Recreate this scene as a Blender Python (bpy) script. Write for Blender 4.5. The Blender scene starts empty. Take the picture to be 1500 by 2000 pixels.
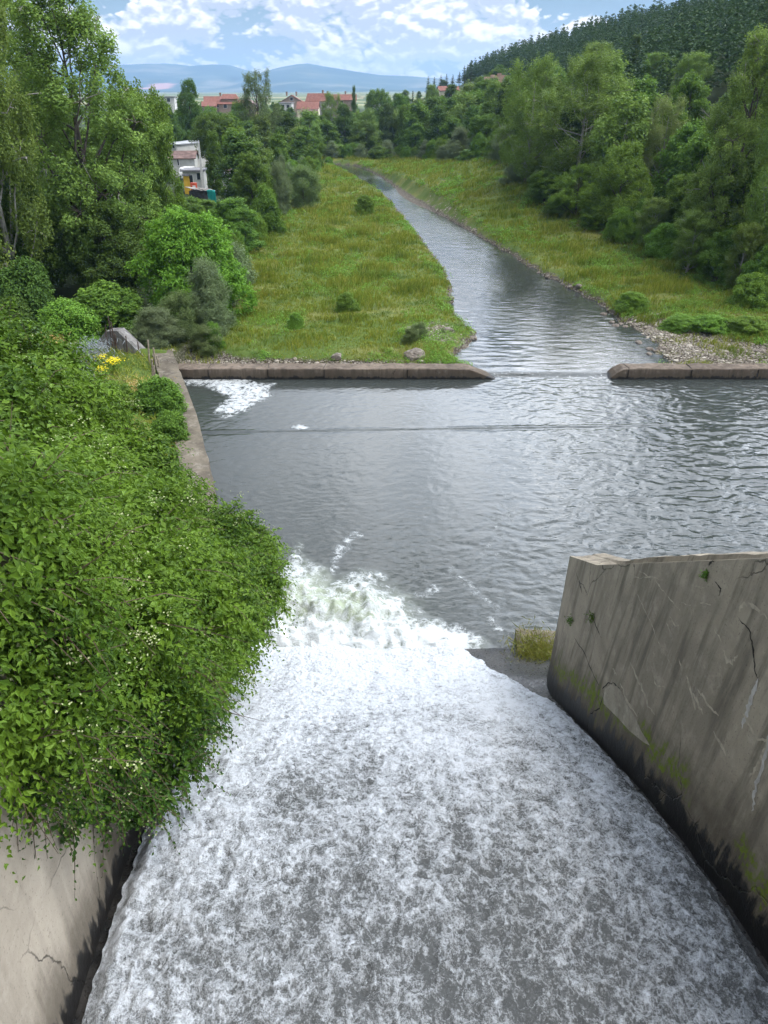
import bpy, math, random
import numpy as np
from mathutils import Vector, Matrix

random.seed(11)
rng = np.random.default_rng(11)
scene = bpy.context.scene
COL = scene.collection
R = math.radians

# ------------------------------------------------------------------ camera model (used to survey positions from the photo)
FPX, CXP, CYP, PITCH, CAMZ = 1450.0, 750.0, 1000.0, R(29.6), 16.0
CP, SP = math.cos(PITCH), math.sin(PITCH)

def ray(px, py):
    x = (px - CXP) / FPX; y = (py - CYP) / FPX
    return np.array([x, CP - y * SP, -(SP + y * CP)])

def on_z(px, py, z=0.0):
    d = ray(px, py); t = (z - CAMZ) / d[2]
    return np.array([d[0] * t, d[1] * t, z])

def on_y(px, py, Y):
    d = ray(px, py); t = Y / d[1]
    return np.array([d[0] * t, Y, CAMZ + d[2] * t])

def at_depth(px, py, zc):
    d = ray(px, py)
    return np.array([d[0] * zc, d[1] * zc, CAMZ + d[2] * zc])

# ------------------------------------------------------------------ numpy noise
_perm = rng.permutation(256); _perm = np.concatenate([_perm, _perm, _perm])
_g = rng.normal(size=(256, 3)); _g /= np.linalg.norm(_g, axis=1)[:, None]

def pn(x, y, z=0.0):
    x = np.asarray(x, float); y = np.asarray(y, float)
    z = np.zeros_like(x) + z
    xi = np.floor(x).astype(int); yi = np.floor(y).astype(int); zi = np.floor(z).astype(int)
    xf = x - xi; yf = y - yi; zf = z - zi
    u = xf * xf * xf * (xf * (xf * 6 - 15) + 10)
    v = yf * yf * yf * (yf * (yf * 6 - 15) + 10)
    w = zf * zf * zf * (zf * (zf * 6 - 15) + 10)
    xi &= 255; yi &= 255; zi &= 255
    def gr(a, b, c):
        h = _perm[_perm[_perm[xi + a] + yi + b] + zi + c]
        g = _g[h]
        return g[..., 0] * (xf - a) + g[..., 1] * (yf - b) + g[..., 2] * (zf - c)
    def lerp(a, b, t): return a + (b - a) * t
    return 1.6 * lerp(lerp(lerp(gr(0,0,0), gr(1,0,0), u), lerp(gr(0,1,0), gr(1,1,0), u), v),
                lerp(lerp(gr(0,0,1), gr(1,0,1), u), lerp(gr(0,1,1), gr(1,1,1), u), v), w)

def fbm(x, y, z=0.0, o=4, lac=2.1, gain=0.5):
    s = 0; a = 1.0; f = 1.0
    for i in range(o):
        s = s + a * pn(x * f + 17.3 * i, y * f - 9.1 * i, np.asarray(z) * f + 3.7 * i)
        a *= gain; f *= lac
    return s

def sstep(a, b, x):
    t = np.clip((np.asarray(x, float) - a) / (b - a), 0, 1)
    return t * t * (3 - 2 * t)

def unit(v):
    return v / np.maximum(np.linalg.norm(v, axis=-1, keepdims=True), 1e-9)

def rand_unit(n):
    return unit(rng.normal(size=(n, 3)))

# ------------------------------------------------------------------ mesh helpers
def raw_mesh(name, verts, faces, mats=(), smooth=False, midx=None, attrs=None):
    """faces: list of int arrays (N,3)/(N,4), or list of tuples"""
    me = bpy.data.meshes.new(name)
    verts = np.asarray(verts, np.float32)
    if isinstance(faces, np.ndarray): faces = [faces]
    if len(faces) and not isinstance(faces[0], np.ndarray):
        groups = faces; starts = []; flat = []; n = 0; tot = []
        for f in groups:
            starts.append(n); flat.extend(f); n += len(f); tot.append(len(f))
        flat = np.array(flat, np.int32); starts = np.array(starts, np.int32); tot = np.array(tot, np.int32)
    else:
        fl = [f.reshape(-1) for f in faces if len(f)]
        flat = np.concatenate(fl).astype(np.int32)
        tot = np.concatenate([np.full(len(f), f.shape[1], np.int32) for f in faces if len(f)])
        starts = np.concatenate([[0], np.cumsum(tot)[:-1]]).astype(np.int32)
    me.vertices.add(len(verts)); me.vertices.foreach_set('co', verts.reshape(-1))
    me.loops.add(len(flat)); me.loops.foreach_set('vertex_index', flat)
    me.polygons.add(len(starts)); me.polygons.foreach_set('loop_start', starts)
    try: me.polygons.foreach_set('loop_total', tot)
    except Exception: pass
    if midx is not None: me.polygons.foreach_set('material_index', np.asarray(midx, np.int32))
    me.polygons.foreach_set('use_smooth', np.full(len(starts), bool(smooth)))
    for m in mats: me.materials.append(m)
    if attrs:
        for k, a in attrs.items():
            at = me.attributes.new(k, 'FLOAT', 'POINT')
            at.data.foreach_set('value', np.asarray(a, np.float32))
    me.update(calc_edges=True)
    me.validate()
    return me

def link(name, me, parent=None, loc=None):
    o = bpy.data.objects.new(name, me)
    COL.objects.link(o)
    if parent is not None: o.parent = parent
    if loc is not None: o.location = loc
    return o

def tag(o, label=None, cat=None, group=None, kind=None):
    if label: o['label'] = label
    if cat: o['category'] = cat
    if group: o['group'] = group
    if kind: o['kind'] = kind
    return o

def empty(name, loc=(0, 0, 0), rz=0.0):
    o = bpy.data.objects.new(name, None)
    COL.objects.link(o); o.location = loc; o.rotation_euler = (0, 0, rz)
    o.empty_display_size = 0.3
    return o

class MB:
    """collects simple shapes into one mesh"""
    def __init__(s): s.v = []; s.f = []; s.m = []; s.n = 0
    def add(s, verts, faces, mi=0):
        s.v.extend([tuple(map(float, p)) for p in verts])
        for f in faces: s.f.append(tuple(i + s.n for i in f)); s.m.append(mi)
        s.n += len(verts)
    def box(s, c, d, rz=0.0, mi=0, taper=1.0):
        cx, cy, cz = c; dx, dy, dz = d[0] / 2, d[1] / 2, d[2] / 2
        pts = []
        for z, k in ((-dz, 1.0), (dz, taper)):
            for x, y in ((-dx, -dy), (dx, -dy), (dx, dy), (-dx, dy)):
                x *= k; y *= k
                pts.append((cx + x * math.cos(rz) - y * math.sin(rz), cy + x * math.sin(rz) + y * math.cos(rz), cz + z))
        s.add(pts, [(3,2,1,0), (4,5,6,7), (0,1,5,4), (1,2,6,5), (2,3,7,6), (3,0,4,7)], mi)
    def tube(s, pts, rad, n=6, mi=0, cap=True):
        pts = [np.asarray(p, float) for p in pts]
        V = []; F = []
        for i, p in enumerate(pts):
            a = pts[max(i - 1, 0)]; b = pts[min(i + 1, len(pts) - 1)]
            t = unit(b - a)
            u = np.cross(t, (0.31, 0.9, 0.2) if abs(t[2]) > 0.8 else (0, 0, 1.0)); u = unit(u); w = np.cross(t, u)
            r = rad[i] if hasattr(rad, '__len__') else rad
            for k in range(n):
                an = 2 * math.pi * k / n
                V.append(p + r * (math.cos(an) * u + math.sin(an) * w))
        for i in range(len(pts) - 1):
            for k in range(n):
                F.append((i*n+k, i*n+(k+1)%n, (i+1)*n+(k+1)%n, (i+1)*n+k))
        if cap:
            F.append(tuple(range(n))[::-1]); F.append(tuple(range((len(pts)-1)*n, len(pts)*n)))
        s.add(V, F, mi)
    def prism(s, poly, z0, z1, mi=0):
        n = len(poly)
        s.add([(x, y, z0) for x, y in poly] + [(x, y, z1) for x, y in poly],
              [tuple(range(n))[::-1], tuple(range(n, 2*n))] + [(i, (i+1)%n, n+(i+1)%n, n+i) for i in range(n)], mi)
    def mesh(s, name, mats, smooth=False):
        return raw_mesh(name, s.v, s.f, mats, smooth, s.m)
    def build(s, name, mats, parent=None, loc=None, smooth=False):
        if not isinstance(mats, (list, tuple)): mats = [mats]
        return link(name, s.mesh(name, mats, smooth), parent, loc)

def grid_faces(nu, nv):
    i = np.arange(nu - 1)[:, None] * nv + np.arange(nv - 1)[None, :]
    i = i.reshape(-1)
    return np.stack([i, i + nv, i + nv + 1, i + 1], 1)

def leaf_geo(C, N, D, L, W, fold=0.18):
    """rhombic folded leaves: centre, normal, long direction, length, width"""
    C = np.asarray(C); n = len(C)
    N = unit(N); D = unit(D - N * np.sum(D * N, 1, keepdims=True)); S = np.cross(N, D)
    L = np.asarray(L).reshape(-1, 1) * np.ones((n, 1)); W = np.asarray(W).reshape(-1, 1) * np.ones((n, 1))
    base = C - D * L * 0.5; tip = C + D * L * 0.5 - N * L * 0.12
    l = C - D * L * 0.05 + S * W * 0.5 + N * W * fold; r = C - D * L * 0.05 - S * W * 0.5 + N * W * fold
    V = np.stack([base, r, tip, l], 1).reshape(-1, 3)
    F = np.arange(4 * n).reshape(n, 4)
    return V, F

# ------------------------------------------------------------------ node helpers
class NT:
    def __init__(s, name, world=False):
        if world: s.t = name
        else:
            s.mat = bpy.data.materials.new(name); s.mat.use_nodes = True; s.t = s.mat.node_tree
        s.t.nodes.clear()
    def n(s, typ, ins=None, **props):
        nd = s.t.nodes.new('ShaderNode' + typ)
        for k, v in props.items(): setattr(nd, k, v)
        for k, v in (ins or {}).items():
            sk = nd.inputs[k]
            if isinstance(v, bpy.types.NodeSocket): s.t.links.new(v, sk)
            else:
                if isinstance(v, (tuple, list)) and len(v) == 3 and sk.type == 'RGBA': v = (*v, 1)
                sk.default_value = v
        return nd
    def math(s, op, a, b=0.0, clamp=False):
        return s.n('Math', {0: a, 1: b}, operation=op, use_clamp=clamp).outputs[0]
    def mix(s, f, a, b, blend='MIX'):
        return s.n('Mix', {0: f, 6: a, 7: b}, data_type='RGBA', blend_type=blend).outputs[2]
    def mr(s, v, a, b, c=0.0, d=1.0, smooth=True):
        return s.n('MapRange', {0: v, 1: a, 2: b, 3: c, 4: d}, interpolation_type='SMOOTHSTEP' if smooth else 'LINEAR').outputs[0]
    def noise(s, vec, scale, detail=4, rough=0.55, dist=0.0, typ='FBM', col=False):
        nd = s.n('TexNoise', {'Vector': vec, 'Scale': scale, 'Detail': detail, 'Roughness': rough, 'Distortion': dist}, noise_type=typ)
        if typ not in ('FBM',):
            pass
        return nd.outputs[1 if col else 0]
    def mapping(s, vec, scale=(1, 1, 1), loc=(0, 0, 0), rot=(0, 0, 0)):
        return s.n('Mapping', {'Vector': vec, 'Location': loc, 'Rotation': rot, 'Scale': scale}).outputs[0]
    def obj(s): return s.n('TexCoord').outputs['Object']
    def pos(s): return s.n('NewGeometry').outputs['Position']
    def attr(s, name): return s.n('Attribute', attribute_name=name).outputs['Fac']
    def ramp(s, f, stops):
        nd = s.n('ValToRGB', {0: f}); e = nd.color_ramp.elements
        while len(e) < len(stops): e.new(0.5)
        for i, (p, c) in enumerate(stops): e[i].position = p; e[i].color = (*c, 1)
        return nd.outputs[0]
    def bump(s, h, strength=0.5, dist=0.05, normal=None):
        i = {'Strength': strength, 'Distance': dist, 'Height': h}
        if normal is not None: i['Normal'] = normal
        return s.n('Bump', i).outputs[0]
    def pbsdf(s, col, rough=0.8, spec=0.3, normal=None, **kw):
        i = {'Base Color': col, 'Roughness': rough, 'Specular IOR Level': spec}
        if normal is not None: i['Normal'] = normal
        i.update(kw)
        return s.n('BsdfPrincipled', i).outputs[0]
    def out(s, surf=None, vol=None):
        o = s.n('OutputMaterial')
        if surf is not None: s.t.links.new(surf, o.inputs['Surface'])
        if vol is not None: s.t.links.new(vol, o.inputs['Volume'])
        return s.mat
# ---- look
HAZE = 1.3e-4; SUN_E = 2.2; SUN_ANG = 16.0; EXPO = 0.40; SKYV = 0.66; LEAFK = 1.85; WARM = 1.12
CLOUD_CURVE = [(0.0, 0.44), (0.05, 0.43), (0.09, 0.44), (0.14, 0.42), (0.25, 0.43), (0.5, 0.45), (1.0, 0.46)]
# ================================================================== materials
def leaf_mat(name, c1, c2, c3, trans=0.3, rough=0.55, spec=0.16, patch=0.0, tone=False):
    c1, c2, c3 = [(LEAFK * WARM * c[0], LEAFK * c[1], LEAFK * 0.80 * c[2]) for c in (c1, c2, c3)]
    m = NT(name)
    g = m.n('NewGeometry'); rnd = g.outputs['Random Per Island']
    oi = m.n('ObjectInfo').outputs['Random']
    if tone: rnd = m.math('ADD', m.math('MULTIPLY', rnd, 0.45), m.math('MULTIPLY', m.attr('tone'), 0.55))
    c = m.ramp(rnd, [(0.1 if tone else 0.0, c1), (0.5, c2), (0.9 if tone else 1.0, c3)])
    if patch:
        nz = m.noise(m.pos(), patch, 3)
        c = m.mix(m.mr(nz, 0.35, 0.65, 0, 0.7), c, tuple(1.25 * k for k in c3))
    hs = m.n('HueSaturation', {'Hue': m.mr(oi, 0, 1, 0.488, 0.512, smooth=False), 'Value': m.mr(oi, 0, 1, 0.8, 1.2, smooth=False), 'Saturation': 1.0, 'Color': c}).outputs[0]
    d = m.pbsdf(hs, rough, spec)
    tc = m.mix(0.35, hs, (c3[0] * 1.5, c3[1] * 1.5, c3[2]))
    t = m.n('BsdfTranslucent', {'Color': tc}).outputs[0]
    return m.out(m.n('MixShader', {0: trans, 1: d, 2: t}).outputs[0])

def simple(name, c, rough=0.85, spec=0.25, var=0.25, scale=3.0, bump=0.2, metal=0.0):
    m = NT(name); p = m.obj()
    n = m.noise(p, scale, 5, 0.6)
    col = m.mix(m.mr(n, 0.3, 0.7), tuple(k * (1 - var) for k in c), tuple(min(1, k * (1 + var)) for k in c))
    nn = m.noise(p, scale * 8, 3)
    return m.out(m.pbsdf(col, rough, spec, m.bump(nn, bump, 0.02), Metallic=metal))

def bark_mat(name, c1, c2, scale=4):
    m = NT(name); p = m.mapping(m.obj(), (scale, scale, scale * 0.25))
    n = m.noise(p, 1.5, 5, 0.65)
    return m.out(m.pbsdf(m.mix(m.mr(n, 0.35, 0.65), c1, c2), 0.9, 0.1, m.bump(n, 0.6, 0.06)))

M = {}
M['poplar'] = leaf_mat('poplar_leaves', (0.042, 0.076, 0.020), (0.070, 0.122, 0.030), (0.115, 0.185, 0.048), tone=True)
M['poplar_pale'] = leaf_mat('pale_poplar_leaves', (0.070, 0.108, 0.044), (0.100, 0.150, 0.058), (0.140, 0.200, 0.080), tone=True)
M['broad'] = leaf_mat('broad_leaves', (0.028, 0.060, 0.012), (0.050, 0.100, 0.018), (0.085, 0.155, 0.026), tone=True)
M['dark'] = leaf_mat('dark_leaves', (0.022, 0.046, 0.012), (0.036, 0.072, 0.017), (0.058, 0.108, 0.024), tone=True)
M['bright'] = leaf_mat('bright_leaves', (0.036, 0.082, 0.011), (0.060, 0.128, 0.017), (0.090, 0.172, 0.025), tone=True)
M['willow'] = leaf_mat('silver_willow_leaves', (0.052, 0.084, 0.048), (0.078, 0.118, 0.068), (0.110, 0.155, 0.094), spec=0.25, tone=True)
M['olive'] = leaf_mat('olive_leaves', (0.040, 0.070, 0.030), (0.062, 0.100, 0.042), (0.090, 0.132, 0.060), tone=True)
M['pine'] = leaf_mat('pine_needles', (0.016, 0.034, 0.014), (0.025, 0.050, 0.019), (0.036, 0.068, 0.025), trans=0.1, spec=0.2)
M['vine'] = leaf_mat('vine_leaves', (0.012, 0.038, 0.005), (0.026, 0.068, 0.008), (0.056, 0.115, 0.013), trans=0.22, rough=0.50, spec=0.16, patch=0.45)
M['vine_dark'] = leaf_mat('dogwood_leaves', (0.012, 0.037, 0.008), (0.022, 0.058, 0.010), (0.040, 0.088, 0.014), trans=0.22, rough=0.40)
M['weed'] = leaf_mat('weed_leaves', (0.046, 0.096, 0.016), (0.072, 0.138, 0.023), (0.100, 0.180, 0.032))
M['tuft'] = leaf_mat('yellowing_tuft', (0.050, 0.074, 0.014), (0.080, 0.108, 0.022), (0.125, 0.130, 0.040))
M['grass'] = None
M['bark'] = bark_mat('grey_bark', (0.055, 0.046, 0.038), (0.14, 0.12, 0.10))
M['bark_pale'] = bark_mat('pale_bark', (0.20, 0.19, 0.165), (0.36, 0.34, 0.31))
M['bark_pine'] = bark_mat('pine_bark', (0.07, 0.042, 0.028), (0.16, 0.10, 0.07))
M['twig'] = simple('brown_twig', (0.09, 0.065, 0.045), var=0.4)
M['flower_cream'] = simple('cream_blossom', (0.36, 0.40, 0.20), var=0.15)
M['flower_yellow'] = simple('yellow_blossom', (0.70, 0.58, 0.02), var=0.15)
M['flower_blue'] = leaf_mat('bluish_stalks', (0.08, 0.11, 0.14), (0.12, 0.15, 0.21), (0.16, 0.19, 0.27))
M['dry'] = leaf_mat('dry_grass', (0.16, 0.12, 0.06), (0.24, 0.18, 0.09), (0.32, 0.26, 0.13))

# grass blades, patched by position
m = NT('grass_blades'); g = m.n('NewGeometry'); p = m.pos()
c = m.ramp(g.outputs['Random Per Island'], [(0, (0.120, 0.160, 0.014)), (0.45, (0.190, 0.240, 0.022)), (0.8, (0.28, 0.30, 0.036)), (1, (0.40, 0.35, 0.085))])
n1 = m.noise(m.mapping(p, (0.10, 0.16, 0.1)), 1.0, 5, 0.6)
n2 = m.noise(m.mapping(p, (0.3, 0.4, 0.3), (7, 3, 0)), 1.0, 4, 0.6)
c = m.mix(m.mr(n1, 0.54, 0.68, 0, 0.5), c, (0.30, 0.30, 0.070))
c = m.mix(m.mr(n2, 0.50, 0.62, 0, 0.7), c, (0.085, 0.150, 0.014))
d = m.pbsdf(c, 0.6, 0.2); t = m.n('BsdfTranslucent', {'Color': c}).outputs[0]
M['grass'] = m.out(m.n('MixShader', {0: 0.3, 1: d, 2: t}).outputs[0])

# ground sheet
m = NT('ground'); p = m.pos()
n1 = m.noise(m.mapping(p, (0.10, 0.16, 0.1)), 1.0, 5, 0.6)
n2 = m.noise(m.mapping(p, (0.3, 0.4, 0.3), (7, 3, 0)), 1.0, 4, 0.6)
n3 = m.noise(p, 6.0, 4, 0.7)
gr = m.mix(m.mr(n1, 0.45, 0.66, 0, 0.8), (0.085, 0.130, 0.026), (0.20, 0.20, 0.065))
gr = m.mix(m.mr(n2, 0.5, 0.7, 0, 0.8), gr, (0.050, 0.095, 0.018))
gr = m.mix(m.mr(n3, 0.3, 0.7), m.mix(0.5, gr, (0.05, 0.06, 0.02)), gr)
vor = m.n('TexVoronoi', {'Vector': p, 'Scale': 7.0})
stone = m.ramp(m.n('SeparateColor', {0: vor.outputs['Color']}).outputs[0], [(0, (0.17, 0.145, 0.115)), (0.5, (0.32, 0.285, 0.235)), (1, (0.46, 0.43, 0.37))])
stone = m.mix(m.mr(vor.outputs['Distance'], 0.35, 0.6), stone, (0.10, 0.08, 0.06))
ga = m.math('ADD', m.attr('gravel'), m.mr(m.noise(p, 1.1, 4, 0.65), 0.3, 0.7, -0.35, 0.35))
col = m.mix(m.mr(ga, 0.4, 0.6), gr, stone)
mud = m.mr(m.attr('wet'), 0.3, 0.8)
col = m.mix(mud, col, m.mix(0.5, stone, (0.05, 0.045, 0.035), 'MULTIPLY'))
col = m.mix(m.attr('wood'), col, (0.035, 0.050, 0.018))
fld = m.ramp(m.noise(m.mapping(p, (0.0012, 0.004, 0)), 1.0, 3, 0.5), [(0.3, (0.06, 0.10, 0.03)), (0.5, (0.12, 0.15, 0.06)), (0.62, (0.34, 0.30, 0.17)), (0.7, (0.08, 0.12, 0.04))])
col = m.mix(m.attr('far'), col, fld)
hgt = m.math('ADD', m.math('MULTIPLY', vor.outputs['Distance'], m.mr(ga, 0.4, 0.6, 0, -1.0)), m.math('MULTIPLY', n3, 0.5))
M['ground'] = m.out(m.pbsdf(col, 0.95, 0.1, m.bump(hgt, 0.6, 0.08)))

# ---- concrete
def concrete(name, base, dark, light, wetattr=True, moss=True, streak=1.0, foot=1.0):
    m = NT(name); p = m.obj()
    n1 = m.noise(p, 0.5, 6, 0.65, 0.6); n2 = m.noise(p, 2.4, 6, 0.7)
    st = m.noise(m.mapping(p, (2.6, 2.6, 0.16)), 1.0, 6, 0.62)
    st2 = m.noise(m.mapping(p, (9, 9, 0.35), (3, 1, 4)), 1.0, 4, 0.6)
    col = m.mix(m.mr(n1, 0.32, 0.68), dark, base)
    col = m.mix(m.mr(n2, 0.5, 0.72, 0, 0.5), col, light)
    if streak:
        col = m.mix(m.mr(st, 0.46, 0.64, 0, 0.85 * streak), col, tuple(0.38 * k for k in dark))
        col = m.mix(m.mr(st2, 0.52, 0.75, 0, 0.45 * streak), col, tuple(1.1 * k for k in base))
    sp = m.noise(p, 26.0, 3, 0.6)
    col = m.mix(m.mr(sp, 0.60, 0.70, 0, 0.55), col, tuple(0.35 * k for k in dark))
    # hairline cracks
    wv = m.mix(0.22, p, m.noise(p, 1.3, 4, 0.6, col=True), 'LINEAR_LIGHT')
    vo = m.n('TexVoronoi', {'Vector': wv, 'Scale': 0.42}, feature='DISTANCE_TO_EDGE').outputs['Distance']
    cm = m.math('MULTIPLY', m.mr(vo, 0.0, 0.007, 1, 0), m.mr(m.noise(p, 0.35, 2), 0.5, 0.6))
    col = m.mix(m.math('MULTIPLY', cm, 0.85), col, tuple(0.25 * k for k in dark))
    rough = 0.9; h = m.math('SUBTRACT', m.math('ADD', m.math('MULTIPLY', n2, 0.6), m.math('MULTIPLY', sp, 0.18)), m.math('MULTIPLY', cm, 0.8))
    if wetattr:
        a = m.math('DIVIDE', m.attr('above'), foot)
        aa = m.math('ADD', a, m.mr(m.noise(p, 1.3, 6, 0.7), 0.25, 0.75, -0.40, 0.40, smooth=False))
        aa = m.math('ADD', aa, m.mr(m.noise(m.mapping(p, (5, 5, 0.5)), 1.0, 4, 0.6), 0.3, 0.7, -0.30, 0.30, smooth=False))
        # brown transition, moss, black wet foot
        col = m.mix(m.mr(aa, 0.7, 2.0, 0.72, 0), col, (0.065, 0.052, 0.036))
        if moss:
            mo = m.math('MULTIPLY', m.mr(aa, 0.62, 0.85), m.mr(aa, 0.95, 1.35, 1, 0))
            mo = m.math('MULTIPLY', mo, m.mr(m.noise(p, 0.7, 4, 0.6, 0.5), 0.42, 0.54))
            mo = m.math('MULTIPLY', mo, m.mr(m.noise(p, 8, 5, 0.7), 0.40, 0.56))
            col = m.mix(mo, col, m.mix(m.noise(p, 9, 2), (0.050, 0.072, 0.006), (0.17, 0.22, 0.012)))
        wet = m.mr(aa, 0.35, 0.62, 1, 0)
        col = m.mix(wet, col, (0.013, 0.012, 0.011))
        rough = m.mr(wet, 0, 1, 0.9, 0.45, smooth=False)
    return m.out(m.pbsdf(col, rough, 0.3, m.bump(h, 0.55, 0.05)))

M['wall_right'] = concrete('weathered_grey_concrete', (0.315, 0.272, 0.205), (0.200, 0.172, 0.130), (0.39, 0.345, 0.27), foot=0.95, streak=0.72)
M['wall_left'] = concrete('tan_rendered_concrete', (0.43, 0.375, 0.30), (0.33, 0.285, 0.225), (0.50, 0.44, 0.36), moss=False, streak=0.25)
M['sill'] = concrete('brown_stained_concrete', (0.185, 0.145, 0.110), (0.095, 0.072, 0.054), (0.30, 0.26, 0.215), wetattr=True, moss=False, streak=0.6)
M['bank_wall'] = concrete('lichen_stained_concrete', (0.165, 0.140, 0.104), (0.082, 0.068, 0.050), (0.34, 0.315, 0.265), wetattr=False, streak=0.3)
M['slab'] = concrete('pale_grey_concrete', (0.20, 0.19, 0.18), (0.10, 0.095, 0.088), (0.34, 0.335, 0.32), wetattr=False, streak=0.8)
M['spall'] = concrete('broken_pale_concrete', (0.36, 0.32, 0.25), (0.19, 0.165, 0.125), (0.46, 0.42, 0.34), wetattr=False, streak=0.0)
M['crust'] = simple('lime_crust', (0.315, 0.275, 0.210), var=0.25, scale=9)
M['lime'] = simple('white_lime_streak', (0.36, 0.34, 0.31), var=0.2, scale=7)
M['crack'] = simple('open_crack', (0.020, 0.018, 0.015), var=0.3)
M['moss'] = leaf_mat('moss', (0.07, 0.10, 0.008), (0.13, 0.18, 0.010), (0.21, 0.27, 0.016))

# wet spillway apron
m = NT('wet_concrete'); p = m.obj()
n = m.noise(p, 1.6, 6, 0.7); n2 = m.noise(p, 12, 4, 0.6)
col = m.mix(m.mr(n, 0.35, 0.65), (0.008, 0.008, 0.008), (0.030, 0.027, 0.024))
M['wet'] = m.out(m.pbsdf(col, m.mr(n2, 0.3, 0.7, 0.18, 0.55), 0.5, m.bump(m.math('ADD', n, m.math('MULTIPLY', n2, 0.3)), 0.6, 0.06)))

# ---- falling white water on the spillway
m = NT('spillway_water'); p = m.obj()
foam = m.attr('foam'); cover = m.attr('cover')
pw = m.mapping(p, (1.0, 0.8, 1.0))
wv = m.mix(0.16, pw, m.noise(pw, 3.0, 3, 0.6, col=True), 'LINEAR_LIGHT')
na = m.noise(wv, 7.0, 6, 0.68, 0.4)
nb = m.noise(pw, 30.0, 4, 0.7)
rg1 = m.mr(m.math('ABSOLUTE', m.math('SUBTRACT', m.noise(wv, 2.6, 2, 0.5, 0.3), 0.5)), 0.0, 0.075, 1.0, 0.0)
rg2 = m.mr(m.math('ABSOLUTE', m.math('SUBTRACT', m.noise(m.mapping(wv, (1, 1, 1), (5, 2, 1)), 5.8, 2, 0.5, 0.3), 0.5)), 0.0, 0.080, 1.0, 0.0)
f = m.math('ADD', m.math('MULTIPLY', foam, 0.55), m.mr(na, 0.3, 0.7, -0.26, 0.26, smooth=False))
f = m.math('ADD', f, m.math('MULTIPLY', rg1, 0.20)); f = m.math('ADD', f, m.math('MULTIPLY', rg2, 0.19))
f = m.math('ADD', f, m.mr(m.noise(pw, 65.0, 2, 0.6), 0.3, 0.7, -0.14, 0.14, smooth=False))
f = m.math('ADD', f, m.mr(nb, 0.3, 0.7, -0.24, 0.24, smooth=False))
f = m.math('ADD', f, m.mr(m.noise(m.mapping(p, (2.4, 0.30, 0.3), rot=(0, 0, 0.077)), 1.0, 4, 0.6), 0.3, 0.7, -0.14, 0.14, smooth=False))
f = m.math('ADD', f, cover)
fa = m.mr(f, 0.10, 1.05)
col = m.ramp(fa, [(0.0, (0.095, 0.100, 0.100)), (0.25, (0.19, 0.198, 0.202)), (0.60, (0.37, 0.39, 0.41)), (1.0, (0.60, 0.63, 0.67))])
h = m.math('ADD', m.math('MULTIPLY', f, 0.6), m.math('MULTIPLY', nb, 0.5))
M['white_water'] = m.out(m.pbsdf(col, m.mr(fa, 0, 1, 0.22, 0.7), 0.4, m.bump(h, 0.8, 0.06)))

# ---- pool water
m = NT('pool_water'); p = m.obj()
foam = m.attr('foam'); milk = m.attr('milk')
q = m.mix(0.25, p, m.noise(p, 0.5, 3, 0.5, col=True), 'LINEAR_LIGHT')
w1 = m.noise(m.mapping(q, (0.85, 1.7, 1), rot=(0, 0, R(24))), 1.15, 3, 0.5, 0.5)
w2 = m.noise(m.mapping(q, (0.8, 1.5, 1), rot=(0, 0, R(-18))), 3.4, 3, 0.5, 0.4)
w3 = m.noise(m.mapping(p, (1, 1.4, 1)), 9.0, 3, 0.55)
big = m.math('MULTIPLY', w1, m.attr('chop'))
hh = m.math('ADD', m.math('MULTIPLY', big, 1.0), m.math('ADD', m.math('MULTIPLY', w2, m.mr(m.attr('chop'), 0.3, 1.6, 0.34, 0.75, smooth=False)), m.math('MULTIPLY', w3, 0.15)))
wv = m.mix(0.30, p, m.noise(p, 1.3, 4, 0.6, col=True), 'LINEAR_LIGHT')
lace = m.n('TexVoronoi', {'Vector': wv, 'Scale': 2.6, 'Detail': 3.0, 'Roughness': 0.65}, feature='DISTANCE_TO_EDGE').outputs['Distance']
fn = m.noise(wv, 3.0, 7, 0.7, 0.5)
tex = m.math('ADD', m.mr(fn, 0.3, 0.7, -0.50, 0.50, smooth=False), m.mr(lace, 0.0, 0.20, 0.34, -0.30, smooth=False))
fs = m.math('ADD', foam, m.math('MULTIPLY', tex, m.mr(foam, 0.02, 0.30, smooth=False)))
fa = m.mr(fs, 0.26, 1.10)
water = m.mix(milk, (0.040, 0.046, 0.043), (0.26, 0.30, 0.21))
col = m.mix(fa, water, (0.56, 0.59, 0.60))
nrm = m.bump(hh, 1.0, 0.022)
nrm = m.bump(m.math('MULTIPLY', fs, fa), 0.5, 0.10, nrm)
M['pool'] = m.out(m.pbsdf(col, m.mr(fa, 0, 1, 0.06, 0.75), 0.5, nrm, IOR=1.333))

# ---- river water
m = NT('river_water'); p = m.obj()
q = m.mix(0.4, p, m.noise(p, 0.4, 3, 0.5, col=True), 'LINEAR_LIGHT')
w1 = m.noise(m.mapping(q, (0.9, 1.5, 1)), 0.9, 5, 0.62, 0.4)
w2 = m.noise(m.mapping(q, (0.8, 1.6, 1), rot=(0, 0, 0.5)), 3.2, 4, 0.6, 0.3)
calm = m.mr(m.noise(m.mapping(p, (0.10, 0.055, 0)), 1.0, 3, 0.5), 0.38, 0.62, 0.35, 1.0)
hh = m.math('MULTIPLY', m.math('ADD', w1, m.math('MULTIPLY', w2, 0.45)), calm)
fl = m.mr(m.math('ADD', m.noise(q, 4.5, 5, 0.7), m.attr('foam')), 0.74, 0.86)
col = m.mix(m.math('MULTIPLY', fl, 0.8), (0.034, 0.038, 0.035), (0.60, 0.63, 0.65))
M['river'] = m.out(m.pbsdf(col, m.mr(fl, 0, 1, 0.06, 0.6), 0.5, m.bump(hh, 0.9, 0.035), IOR=1.333))

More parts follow.
